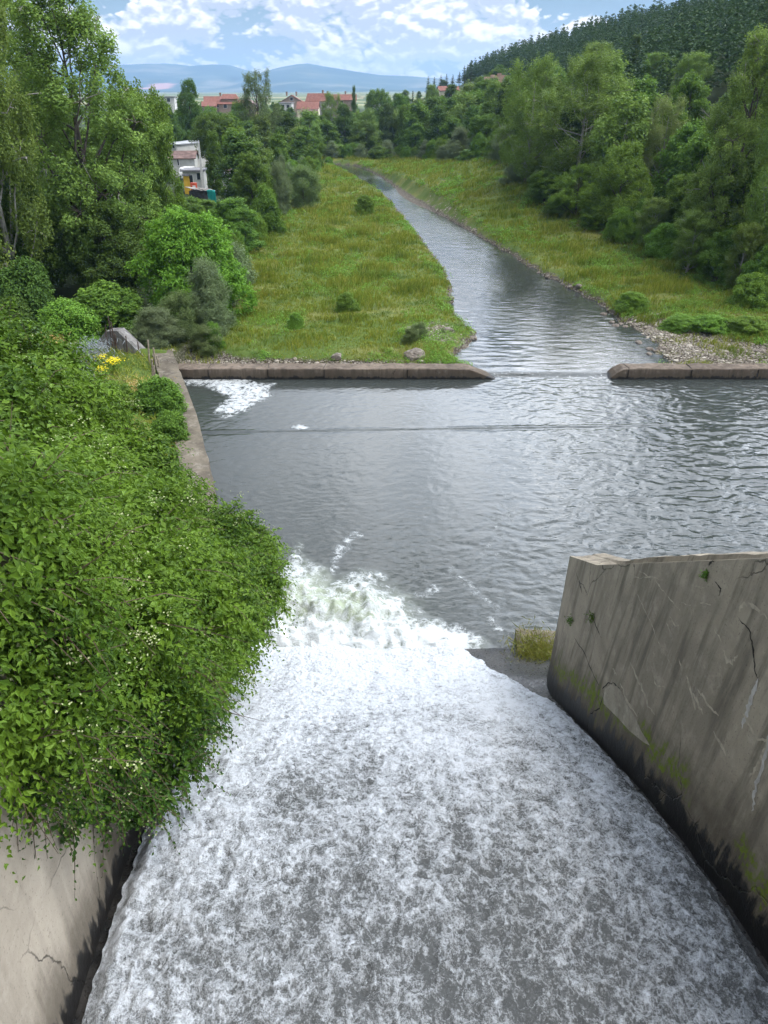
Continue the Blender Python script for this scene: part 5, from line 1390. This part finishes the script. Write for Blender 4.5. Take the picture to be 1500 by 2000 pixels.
M['teal'] = simple('teal_tarpaulin', (0.02, 0.33, 0.30), 0.55, 0.35, 0.15, 1.5, 0.6); M['orange'] = simple('orange_red_paint', (0.62, 0.10, 0.05), 0.5, 0.4); M['paint_white'] = simple('white_paint', (0.75, 0.75, 0.74), 0.4, 0.5, 0.06)
M['black'] = simple('black_sheet', (0.03, 0.03, 0.03), 0.7, 0.3); M['tyre'] = simple('rubber', (0.025, 0.025, 0.025)); M['blue'] = simple('blue_paint', (0.05, 0.12, 0.40), 0.5)
M['plank'] = simple('grey_plank', (0.30, 0.275, 0.25), var=0.4, scale=2); M['pole'] = simple('pale_concrete_pole', (0.50, 0.49, 0.47), var=0.12, scale=5); M['terracotta_ruin'] = simple('tan_rubble_wall', (0.42, 0.28, 0.20), var=0.25, scale=0.4)

def frame_at(px, D, rz):
    """matrix of a building whose ground point stands at pixel column px, distance D"""
    zc = D * CP + (CAMZ - 3) * SP
    x = (px - CXP) / FPX * zc
    return x, D, gh(x, D)
def zof(px, py, D): return on_y(px, py, D)[2]

def house(name, px, D, w, d, eave, ridge, wall, roof, rz, label, cat='house', gable_x=True, wins=(), chim=1, over=0.35, windows_side=(), base=None):
    """simple house in metres: eave and ridge are absolute heights. windows: (face, u, z, w, h)"""
    x, y, z = frame_at(px, D, rz)
    if base is not None: z = base
    r = empty(name, (x, y, z), rz); tag(r, label, cat)
    he, hr = eave - z, ridge - z
    b = MB(); b.box((0, 0, he / 2 - 0.5), (w, d, he + 1.0))
    if hr > he + 0.3:
        if gable_x: b.add([(-w/2, -d/2, he), (-w/2, d/2, he), (-w/2, 0, hr - .08), (w/2, -d/2, he), (w/2, d/2, he), (w/2, 0, hr - .08)], [(0, 1, 2), (3, 5, 4), (0, 2, 5, 3), (1, 4, 5, 2)])
        else: b.add([(-w/2, -d/2, he), (w/2, -d/2, he), (0, -d/2, hr - .08), (-w/2, d/2, he), (w/2, d/2, he), (0, d/2, hr - .08)], [(0, 2, 1), (3, 4, 5), (0, 3, 5, 2), (1, 2, 5, 4)])
    b.build('wall', M[wall], r)
    rb = MB(); o = over; t = 0.16
    if hr <= he + 0.3: rb.box((0, 0, he + 0.14), (w + 2 * o, d + 2 * o, 0.22))
    elif gable_x:
        k = (hr - he) / (d / 2)
        for s in (-1, 1):
            P = [(-w/2-o, s*(d/2+o), he-o*k), (w/2+o, s*(d/2+o), he-o*k), (w/2+o, 0, hr), (-w/2-o, 0, hr)]
            rb.add(P + [(a, b_, c + t) for a, b_, c in P], [(0,1,2,3), (7,6,5,4), (0,4,5,1), (1,5,6,2), (2,6,7,3), (3,7,4,0)])
    else:
        k = (hr - he) / (w / 2)
        for s in (-1, 1):
            P = [(s*(w/2+o), -d/2-o, he-o*k), (s*(w/2+o), d/2+o, he-o*k), (0, d/2+o, hr), (0, -d/2-o, hr)]
            rb.add(P + [(a, b_, c + t) for a, b_, c in P], [(0,1,2,3), (7,6,5,4), (0,4,5,1), (1,5,6,2), (2,6,7,3), (3,7,4,0)])
    ro = rb.build('roof', M[roof], r)
    for i in range(chim):
        c = MB(); cx = w * (0.22 if i == 0 else -0.25); c.box((cx, 0.3, hr + 0.5), (0.7, 0.7, 1.5)); c.box((cx, 0.3, hr + 1.3), (0.9, 0.9, 0.14)); c.build('chimney', M['brown_wall'], ro)
    for f, u, zz, ww, hh in wins:
        fb = MB(); pb = MB(); zz -= z
        if f == 'S':
            fb.box((u, -d/2 - .02, zz), (ww + .16, .10, hh + .16)); pb.box((u, -d/2 - .06, zz), (ww, .06, hh)); pb2 = (u, -d/2 - .10, zz)
        else:
            s = 1 if f == 'E' else -1
            fb.box((s * (w/2 + .02), u, zz), (.10, ww + .16, hh + .16)); pb.box((s * (w/2 + .06), u, zz), (.06, ww, hh))
        fr = fb.build('window', M['paint_white'], r); pb.build('pane', M['glass'], fr)
    return r

# --- village beyond the trees
D = 350
house('village_house', 604, D, 8.5, 9, zof(590, 212, D), zof(590, 199, D), 'cream_wall', 'red_roof', 0.0, 'cream house with a red roof and dark windows beside a white block', wins=[('S', -1.6, zof(580, 219, D), 1.6, 1.5), ('S', 2.4, zof(580, 219, D), 1.6, 1.5), ('S', -1.6, zof(580, 232, D), 1.6, 1.5)], chim=0)
house('village_house', 562, D - 4, 5.0, 9, zof(562, 201, D), zof(562, 199.5, D), 'white_wall', 'grey_roof', 0.0, 'narrow white flat roofed block joined to the left of the cream house', wins=[('S', -1, zof(562, 207, D), 1.2, 1.2), ('S', 1.1, zof(562, 207, D), 1.2, 1.2), ('S', -1, zof(562, 217, D), 1.2, 1.5), ('S', 1.1, zof(562, 217, D), 1.2, 1.5)], chim=0)
house('village_house', 573, 378, 9.0, 9, zof(573, 198, 378), zof(573, 186, 378), 'brown_wall', 'red_roof', 0.05, 'brown gabled house with two chimneys rising behind the cream house', gable_x=False, wins=[('S', 0, zof(573, 193, 378), 1.2, 1.2)], chim=2)
house('village_house', 624, 372, 9, 8, zof(620, 197, 372), zof(620, 183, 372), 'grey_wall', 'red_roof', -0.2, 'grey house with steep red roof right of the cream house', gable_x=True, wins=[('S', 1, zof(620, 202, 372), 1.3, 1.2)], chim=1)
house('village_house', 660, 385, 17, 8, zof(655, 195, 385), zof(655, 185, 385), 'brown_wall', 'red_roof', 0.04, 'long low house with orange red roof left of the dark cypress', wins=[('S', -3, zof(655, 199, 385), 1.3, 1.0), ('S', 2, zof(655, 199, 385), 1.3, 1.0)], chim=2)
house('village_house', 606, 335, 6, 5, zof(606, 222, 335), zof(606, 214, 335), 'brown_wall', 'brown_roof', 0.0, 'low dark roofed shed right of the cream house', 'shed', chim=0)
house('village_house', 427, 330, 8.5, 8, zof(427, 201, 330), zof(427, 189, 330), 'brown_wall', 'red_roof', 0.15, 'leftmost red roofed house beside the tall dark tree', chim=1, wins=[('S', 1, zof(427, 206, 330), 1.2, 1.2)])
house('village_house', 414, 318, 5, 6, zof(420, 207, 318), zof(420, 199, 318), 'brown_wall', 'red_roof', 0.15, 'small red roofed annex below the leftmost red roofed house', chim=0, wins=[('S', 0, zof(420, 211, 318), 1.0, 1.0)])
r = house('village_house', 456, 325, 9.0, 9, zof(460, 203, 325), zof(460, 196, 325), 'brown_wall', 'red_roof', 0.1, 'broad house with a red roof in two tiers left of the thin crowned poplar', chim=0, wins=[('S', -2, zof(460, 207, 325), 1.3, 1.2), ('S', 2, zof(460, 207, 325), 1.3, 1.2)])
u = MB(); zz_ = zof(460, 193, 325) - r.location.z; u.box((-0.5, 1, zz_ - 0.9), (6.2, 6.5, 1.8)); u.build('upper_storey', M['brown_wall'], r)
u = MB(); u.add([(-4.0, -2.8, zz_), (3.0, -2.8, zz_), (3.0, 4.8, zz_), (-4.0, 4.8, zz_), (-3.0, 1, zz_ + 1.6), (2.0, 1, zz_ + 1.6)], [(0, 1, 5, 4), (2, 3, 4, 5), (3, 0, 4), (1, 2, 5), (0, 3, 2, 1)]); u.build('upper_roof', M['red_roof'], r)
house('village_house', 488, 332, 7.0, 7, zof(488, 205, 332), zof(488, 193, 332), 'brown_wall', 'brown_roof', 0.0, 'brown gabled house right behind the thin crowned poplar', gable_x=False, wins=[('S', 0, zof(488, 203, 332), 1.1, 1.2)], chim=0)
house('village_house', 335, 300, 5.5, 6, zof(335, 190, 300), zof(335, 189, 300), 'white_wall', 'grey_roof', 0.1, 'white flat roofed block seen right of the huge cottonwood', wins=[('S', 0.8, zof(335, 195, 300), 1.1, 1.2)], chim=0)
house('village_house', 872, 330, 7.5, 7, zof(872, 177, 330), zof(872, 169, 330), 'cream_wall', 'red_roof', 0.1, 'red roofed house half hidden under the dark pine row', wins=[('S', 2.2, zof(872, 180, 330), 1.1, 1.0)], chim=0)
# tan ruin on the slope
rx_, ry_, rz_ = frame_at(968, 300, 0); ru = empty('ruined_building', (rx_, ry_, rz_)); tag(ru, 'tan rubble ruin with a jagged top on the slope above the far wood', 'ruin')
b = MB(); zt = zof(968, 142, 300) - rz_
for i in range(9):
    k = -4.6 + i * 1.15; b.box((k, 0.4 * (i % 2), (zt - abs(i - 4) * .25) / 2 - 0.3), (1.25, 3.0, zt - abs(i - 4) * 0.28 + random.uniform(-.5, .5)), 0.1 * random.random(), 0, 0.85)
b.build('rubble_wall', M['terracotta_ruin'], ru)

# --- yard of sheds on the left bank
D = 172
r = house('long_shed', 363, D, 5.4, 12, zof(362, 280, D), zof(362, 277, D), 'white_wall', 'white_roof', -0.42, 'long white shed with a ribbon of dark windows under a pale corrugated roof', 'shed', chim=0,
      wins=[('S', -2.2 + 0.86 * i, zof(362, 283.5, 166.5), 0.5, 1.0) for i in range(6)], over=0.2)
cb = MB(); cb.box((-5.5, -5.5, zof(335, 281, D) - r.location.z), (5.0, 3.0, 0.18)); cb.box((-7.6, -6.6, (zof(335, 281, D) - r.location.z) / 2), (.15, .15, zof(335, 281, D) - r.location.z)); cb.build('canopy', M['grey_roof'], r)
D = 156
house('workshop', 351, D, 6.6, 7, zof(350, 307, D), zof(350, 296, D), 'white_wall', 'brown_roof', 0.12, 'white workshop under a rusty brown sheet roof, below the long shed', 'shed', chim=0, wins=[('S', -1.6, zof(350, 317, D), 0.4, 1.6), ('S', 0.3, zof(350, 314, D), 0.25, 1.0)], over=0.3)
D = 132
house('garden_shed', 382, D, 3.1, 4, zof(380, 333, D), zof(380, 331, D), 'white_wall', 'grey_roof', 0.05, 'small white shed with grey flat roof and dark doorway left of the concrete pole', 'shed', chim=0, wins=[('S', -0.35, zof(380, 350, D), 0.65, 1.6), ('S', 0.95, zof(380, 342, D), 0.55, 1.0)], over=0.35)
house('yellow_hut', 367, D - 1.5, 0.9, 2, zof(367, 341, D), zof(367, 340, D), 'yellow_wall', 'grey_roof', 0.05, 'narrow yellow hut wall left of the small white shed', 'shed', chim=0, over=0.12)
house('garden_shed', 438, 136, 2.6, 3, zof(438, 336, 136), zof(438, 331, 136), 'white_wall', 'brown_roof', -0.2, 'tiny hut with a satellite dish right of the ivy covered column', 'shed', chim=0, wins=[('S', -0.4, zof(438, 341, 136), 0.5, 0.7)], over=0.3)
dz = zof(441, 338, 134); q = on_y(441, 338, 134); b = MB()
b.add([(0.32 * math.cos(a) * k, -0.10 * (1 - k * k), 0.32 * math.sin(a) * k) for k in (0.05, .55, 1.0) for a in np.linspace(0, 6.283, 12, endpoint=False)], [(i*12+j, i*12+(j+1)%12, (i+1)*12+(j+1)%12, (i+1)*12+j) for i in range(2) for j in range(12)]); b.tube([(0, 0, 0), (0, .3, -.2)], 0.03, 5)
o = b.build('satellite_dish', M['paint_white'], loc=tuple(q)); tag(o, 'small white satellite dish on the tiny hut', 'satellite dish')
# scrap roof
D = 112
x0, y0, z0 = frame_at(390, D, 0); zt = zof(388, 372, D) - z0
r = empty('scrap_shelter', (x0, y0, z0)); tag(r, 'black shelter with a makeshift roof of loose pale planks at the foot of the pole', 'shelter')
b = MB(); b.box((-0.4, 1.2, zt / 2 - 0.05), (2.1, 2.2, zt - 0.1)); b.build('wall', M['black'], r)
b = MB(); b.box((-1.3, 0.04, 0.45), (0.9, 0.1, 0.9)); b.build('panel', M['white_wall'], r)
b = MB()
for i in range(13): b.box((-1.6 + i * 0.27, 1.1 + random.uniform(-.2, .2), zt + 0.1 + random.uniform(0, .14) - 0.02 * i), (0.24, 2.8, 0.05), 0.45 + random.uniform(-.12, .12))
b.build('plank_roof', M['plank'], r)
q = on_y(412, 381, D - 0.5); zb = gh(q[0], q[1])
n = 9; V = []
for i in range(n):
    for j in range(7):
        u_, v_ = i / (n - 1), j / 6
        V.append((-0.55 + 1.1 * u_, 0.25 * math.sin(u_ * 7 + v_ * 3) + 0.5 * v_, (q[2] - zb + 0.75) * (1 - v_ * v_ * 0.15) - v_ * (q[2] - zb - .3) * 1.0 - 0.25 * abs(u_ - .5)))
bm_ = raw_mesh('tarpaulin', V, grid_faces(n, 7), [M['teal']], True); o = link('tarpaulin', bm_, loc=(q[0], q[1], zb)); md = o.modifiers.new('s', 'SOLIDIFY'); md.thickness = 0.03
tag(o, 'crumpled teal tarpaulin hanging beside the makeshift plank roof', 'tarpaulin')
# orange box with white panel
q = on_y(379, 367, 118); zb = gh(q[0], q[1]); r = empty('metal_cabinet', (q[0], q[1], zb)); tag(r, 'orange red cabinet with a white panel above the makeshift plank roof', 'cabinet')
hgt_ = zof(379, 357, 118) - zb; b = MB(); b.box((0, 0, hgt_ / 2), (0.85, 0.6, hgt_)); b.build('cabinet_body', M['orange'], r); b = MB(); b.box((0.1, -0.32, hgt_ - .55), (0.42, 0.04, 0.42)); b.build('panel', M['paint_white'], r)
# white truck before the workshop
q = on_y(360, 326, 147); zb = q[2] - 0.1
r = empty('delivery_truck', (q[0], q[1], gh(q[0], q[1]))); tag(r, 'small white truck cab parked before the workshop', 'truck')
zz_ = 0
b = MB(); b.add([(-.9, -1.0, .5), (.9, -1.0, .5), (.9, .9, .5), (-.9, .9, .5), (-.9, -1.0, 1.2), (.9, -1.0, 1.2), (.8, -.65, 2.1), (-.8, -.65, 2.1), (.8, .9, 2.15), (-.8, .9, 2.15)], [(3,2,1,0), (0,1,5,4), (4,5,6,7), (7,6,8,9), (3,9,8,2), (0,4,7,9,3), (1,2,8,6,5)]); b.build('cab', M['paint_white'], r)
b = MB(); b.add([(-.72, -.955, 1.27), (.72, -.955, 1.27), (.68, -.70, 1.98), (-.68, -.70, 1.98)], [(0, 1, 2, 3)]); b.build('windscreen', M['glass'], r)
b = MB(); b.box((0, 2.4, 1.3), (1.9, 2.9, 1.5)); b.build('cargo_box', M['white_wall'], r)
for sx in (-.8, .8):
    for sy in (-.55, 2.6):
        b = MB(); b.tube([(sx - .1, sy, .38), (sx + .1, sy, .38)], .38, 14); b.build('wheel', M['tyre'], r)
for sx in (-.6, .6): b = MB(); b.box((sx, -1.02, .85), (.3, .06, .18)); b.build('headlight', M['glass'], r)
r.scale = (1, 1, 1)
# concrete pole
q = on_z(400, 392, 0.9); zb = gh(q[0], q[1]); zt = zof(389, 281, q[1])
r = empty('concrete_pole', (q[0], q[1], zb)); tag(r, 'tall pale concrete pole standing alone beside the ivy covered column', 'pole')
b = MB(); b.box((0, 0, (zt - zb) / 2), (0.46, 0.40, zt - zb + .2), 0.2, 0, 0.62); b.build('shaft', M['pole'], r)
b = MB(); b.box((0, 0, zt - zb + 0.14), (0.34, 0.3, 0.10), 0.2); b.build('cap', M['pole'], r)

# --- posts of the derelict fence on the left bank
for (u0, v0, u1, v1, mat, lab) in [(595, 275, 603, 440, 'wood_post', 'tallest leaning wooden post at the far end of the retaining wall'), (640, 340, 658, 470, 'wood_post', 'leaning wooden post right of the tallest one'), (668, 405, 688, 490, 'wood_post', 'short wooden post nearest the far tip of the retaining wall'),
        (629, 435, 636, 645, 'wood_post', 'long thin wooden post beside the dry grass patch'), (645, 490, 655, 640, 'wood_post', 'wooden post just right of the long thin one'), (668, 565, 676, 670, 'wood_post', 'wooden post below the long thin one by the wall edge'), (696, 655, 702, 745, 'wood_post', 'wooden post nearest the dark shrub on the retaining wall')]:
    a = on_z(150 + u1 / 4.286, 600 + v1 / 4.286, 1.45); t = on_y(150 + u0 / 4.286, 600 + v0 / 4.286, a[1])
    b = MB(); b.tube([a - np.array([0, 0, .4]), (a + t) / 2 + np.array([.01, 0, 0]), t], [0.065, 0.06, 0.055], 6)
    o = b.build('fence_post', M[mat]); tag(o, lab, 'post', 'posts of the derelict fence')
for (u0, v0, u1, v1, lab) in [(240, 150, 246, 265, 'short rusty post at the left end of the wing wall'), (262, 78, 284, 222, 'tallest rusty rod in front of the wing wall'), (284, 120, 318, 300, 'long leaning rusty rod on the wing wall crest'), (318, 225, 330, 320, 'short rusty rod right of the long leaning one'), (410, 240, 424, 375, 'rusty post midway along the sloping wing wall'), (510, 292, 522, 415, 'rusty post at the low end of the wing wall')]:
    a = on_y(150 + u1 / 4.286, 600 + v1 / 4.286, 45.8); t = on_y(150 + u0 / 4.286, 600 + v0 / 4.286, 45.75)
    b = MB(); b.tube([np.array([a[0], a[1], gh(a[0], a[1]) - 0.3]), a, t], [0.045, 0.045, 0.035], 6)
    o = b.build('fence_post', M['rust']); tag(o, lab, 'post', 'posts of the derelict fence')

# ================================================================== distant mountains
mx = np.linspace(-9000, 9000, 220); my = np.concatenate([np.linspace(5200, 9800, 60)])
XX, YY = np.meshgrid(mx, my, indexing='ij'); fx, fy = XX.ravel(), YY.ravel()
def crest(profile, D):
    p = [on_y(a, b, D) for a, b in profile]
    return np.array([q[0] for q in p]), np.array([q[2] for q in p])
c1x, c1z = crest([(-300, 150), (100, 132), (290, 125), (330, 124), (370, 129), (420, 126), (450, 127), (480, 137), (510, 145), (560, 158), (620, 172), (700, 184)], 9000)
c2x, c2z = crest([(430, 180), (480, 160), (520, 140), (550, 131), (580, 126), (605, 124), (640, 131), (690, 139), (740, 147), (800, 149), (850, 153), (950, 156), (1100, 150), (1300, 140), (1700, 150)], 8000)
h1 = np.interp(fx, c1x, c1z, left=150, right=0) ; h2 = np.interp(fx, c2x, c2z, left=0, right=200)
sp1 = np.exp(-((fy - 9000) / 1300.) ** 2); sp2 = np.exp(-((fy - 8000) / 1000.) ** 2)
nz = fbm(fx * 0.0012, fy * 0.0012, 2.0, o=5)
hz = np.maximum(h1 * (sp1 + 0.0), h2 * sp2) * (1 + 0.10 * nz * (1 - np.maximum(sp1, sp2))) + 18 * nz * (1 - np.maximum(sp1, sp2) ** 2) + 10 * fbm(fx * .004, fy * .004, 1., o=3) * 0.3
hz = np.minimum(np.maximum(hz, -2), 288) + np.where((fy < 5400), -6, 0)
sc = np.exp(-((fx - on_y(325, 158, 7600)[0]) / 190.) ** 2) * sstep(0, 30, hz) * sstep(130, 60, hz) * (fy < 8600) * (0.75 + 0.5 * fbm(fx * .004, fy * .004, 7., o=3))
mo = link('mountains', raw_mesh('mountains', np.stack([fx, fy, hz], 1), grid_faces(len(mx), len(my)), [M['mountain']], True, attrs={'scar': np.clip(sc, 0, 1)})); tag(mo, kind='structure')

# ================================================================== haze
hb = MB(); hb.box((0, 4900, 143), (20000, 10200, 304))
m = NT('haze_air'); v = m.n('VolumePrincipled', {'Color': (0.40, 0.62, 0.95, 1), 'Density': HAZE, 'Anisotropy': 0.2, 'Absorption Color': (0, 0, 0, 1)}).outputs[0]
hz_ = hb.build('haze', m.out(vol=v)); tag(hz_, 'thin blue air fading the far mountains', 'haze', kind='stuff')

# ================================================================== sky
w = bpy.data.worlds.new('World'); scene.world = w; w.use_nodes = True; w.cycles.sampling_method = 'MANUAL'; w.cycles.sample_map_resolution = 512
n = NT(w.node_tree, True)
SUN_EL, SUN_AZ = R(67), R(118)          # azimuth from +Y towards +X
sky = n.n('TexSky', sky_type='NISHITA', sun_disc=False, sun_elevation=SUN_EL, sun_rotation=SUN_AZ, air_density=1.0, dust_density=0.8, ozone_density=1.2, altitude=600)
g = n.n('TexCoord').outputs['Generated']; sep = n.n('SeparateXYZ', {0: g}); dz = sep.outputs[2]
# cloud deck in direction space; flattened towards the horizon
den = n.math('ADD', n.math('MAXIMUM', dz, 0.0), 0.22)
pv = n.n('CombineXYZ', {0: n.math('DIVIDE', sep.outputs[0], den), 1: n.math('DIVIDE', sep.outputs[1], den), 2: n.math('MULTIPLY', dz, 6.0)}).outputs[0]
def dens(off):
    q = n.mapping(pv, (1, 1, 1), off)
    a = n.noise(q, 2.3, 6, 0.56, 0.25); b = n.noise(q, 0.75, 3, 0.5)
    return n.math('ADD', n.math('MULTIPLY', a, 0.70), n.math('MULTIPLY', b, 0.30))
d0 = dens((3.1, 1.7, 0.4)); d1 = dens((3.1 + 0.05, 1.7 - 0.01, 0.4 + 0.10))
elev = n.math('ARCSINE', dz)
thr = n.n('FloatCurve', {1: n.mr(elev, 0, 1.0, 0, 1, smooth=False)})
c = thr.mapping.curves[0]; pts = CLOUD_CURVE
while len(c.points) < len(pts): c.points.new(0.5, 0.5)
for i, (a, b) in enumerate(pts): c.points[i].location = (a, b)
thr.mapping.update()
th = thr.outputs[0]
cov = n.mr(n.math('SUBTRACT', d0, th), -0.005, 0.055)
lit = n.mr(n.math('SUBTRACT', d0, d1), -0.035, 0.055)
thick = n.mr(n.math('SUBTRACT', d0, th), 0.02, 0.20)
lo = n.mix(thick, (7.8, 8.8, 10.4), (6.0, 6.9, 8.4)); hi = (11.3, 11.5, 11.8)
cc = n.mix(lit, lo, hi)
skyc = n.n('HueSaturation', {'Saturation': 1.25, 'Value': SKYV, 'Color': sky.outputs[0]}).outputs[0]
skyc = n.mix(n.mr(elev, 0.0, 0.12, 0.5, 0.0), skyc, (4.2, 6.0, 8.6))
# low cumulus over the mountains, in azimuth / elevation
az = n.math('ARCTAN2', sep.outputs[0], sep.outputs[1])
def cum(oa, oe):
    q = n.n('CombineXYZ', {0: n.math('ADD', n.math('MULTIPLY', az, 15.0), oa), 1: n.math('ADD', n.math('MULTIPLY', elev, 27.0), oe), 2: 7.7}).outputs[0]
    t = n.math('MULTIPLY', n.noise(q, 0.62, 1, 0.5), 1.15)
    for k, (sc_, w_) in enumerate(((1.4, 0.60), (3.1, 0.52), (6.5, 0.26), (13.5, 0.08))):
        b = n.math('ABSOLUTE', n.math('SUBTRACT', n.noise(n.mapping(q, (1, 1, 1), (3.1 * k, 1.7 * k, 0.9 * k)), sc_, 0, 0.5), 0.5))
        t = n.math('SUBTRACT', t, n.math('MULTIPLY', b, -w_))
    return t
e0 = cum(0.0, 0.0); e1 = cum(0.05, 0.20)
th2 = n.math('ADD', n.mr(elev, 0.0, 0.085, 0.47, 0.575, smooth=False), n.mr(elev, 0.060, 0.105, 0.0, 0.19, smooth=False))
cov2 = n.mr(n.math('SUBTRACT', e0, th2), 0.0, 0.10)
lit2 = n.mr(n.math('SUBTRACT', e0, e1), -0.10, 0.17)
cc2 = n.mix(lit2, (5.2, 5.7, 6.6), (11.5, 11.1, 10.6))
cc2 = n.mix(n.mr(elev, 0.025, 0.06, 0.4, 0.0), cc2, (8.0, 8.2, 8.6))
low = n.mix(cov2, skyc, cc2)
lowm = n.mr(elev, 0.13, 0.22, 1.0, 0.0)
# boosted glow in the unseen right-hand cloud, added to brighten the pool's reflection
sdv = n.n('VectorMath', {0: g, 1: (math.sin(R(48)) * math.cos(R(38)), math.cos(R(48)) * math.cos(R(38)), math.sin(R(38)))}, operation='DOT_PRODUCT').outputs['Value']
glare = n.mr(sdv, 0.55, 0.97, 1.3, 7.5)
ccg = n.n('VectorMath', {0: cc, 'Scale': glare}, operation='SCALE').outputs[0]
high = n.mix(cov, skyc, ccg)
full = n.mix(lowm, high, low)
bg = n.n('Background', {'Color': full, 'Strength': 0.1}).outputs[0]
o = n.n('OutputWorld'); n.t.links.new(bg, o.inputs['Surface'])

sl_ = bpy.data.lights.new('sun', 'SUN'); sl_.energy = SUN_E; sl_.angle = R(SUN_ANG); sl_.color = (1.0, 0.955, 0.88)
so = bpy.data.objects.new('sun', sl_); COL.objects.link(so)
sd_ = Vector((math.sin(SUN_AZ) * math.cos(SUN_EL), math.cos(SUN_AZ) * math.cos(SUN_EL), math.sin(SUN_EL)))
so.rotation_euler = sd_.to_track_quat('Z', 'Y').to_euler(); so.location = (30, -30, 60)

# ================================================================== camera
cam = bpy.data.cameras.new('camera'); co = bpy.data.objects.new('camera', cam); COL.objects.link(co)
cam.sensor_fit = 'VERTICAL'; cam.sensor_height = 24.0; cam.sensor_width = 18.0; cam.lens = 24.0 * FPX / 2000.0
cam.clip_start = 0.1; cam.clip_end = 40000
co.location = (0, 0, CAMZ); co.rotation_euler = (math.pi / 2 - PITCH, 0, 0)
scene.camera = co
vs_ = scene.view_settings; vs_.view_transform = 'Standard'; vs_.look = 'None'; vs_.exposure = EXPO; vs_.gamma = 1.0
cy = scene.cycles
cy.max_bounces = 6; cy.diffuse_bounces = 3; cy.glossy_bounces = 2; cy.transmission_bounces = 3; cy.transparent_max_bounces = 6; cy.volume_bounces = 0
cy.use_denoising = True
try: cy.denoiser = 'OPENIMAGEDENOISE'
except Exception: pass
cy.caustics_reflective = False; cy.caustics_refractive = False
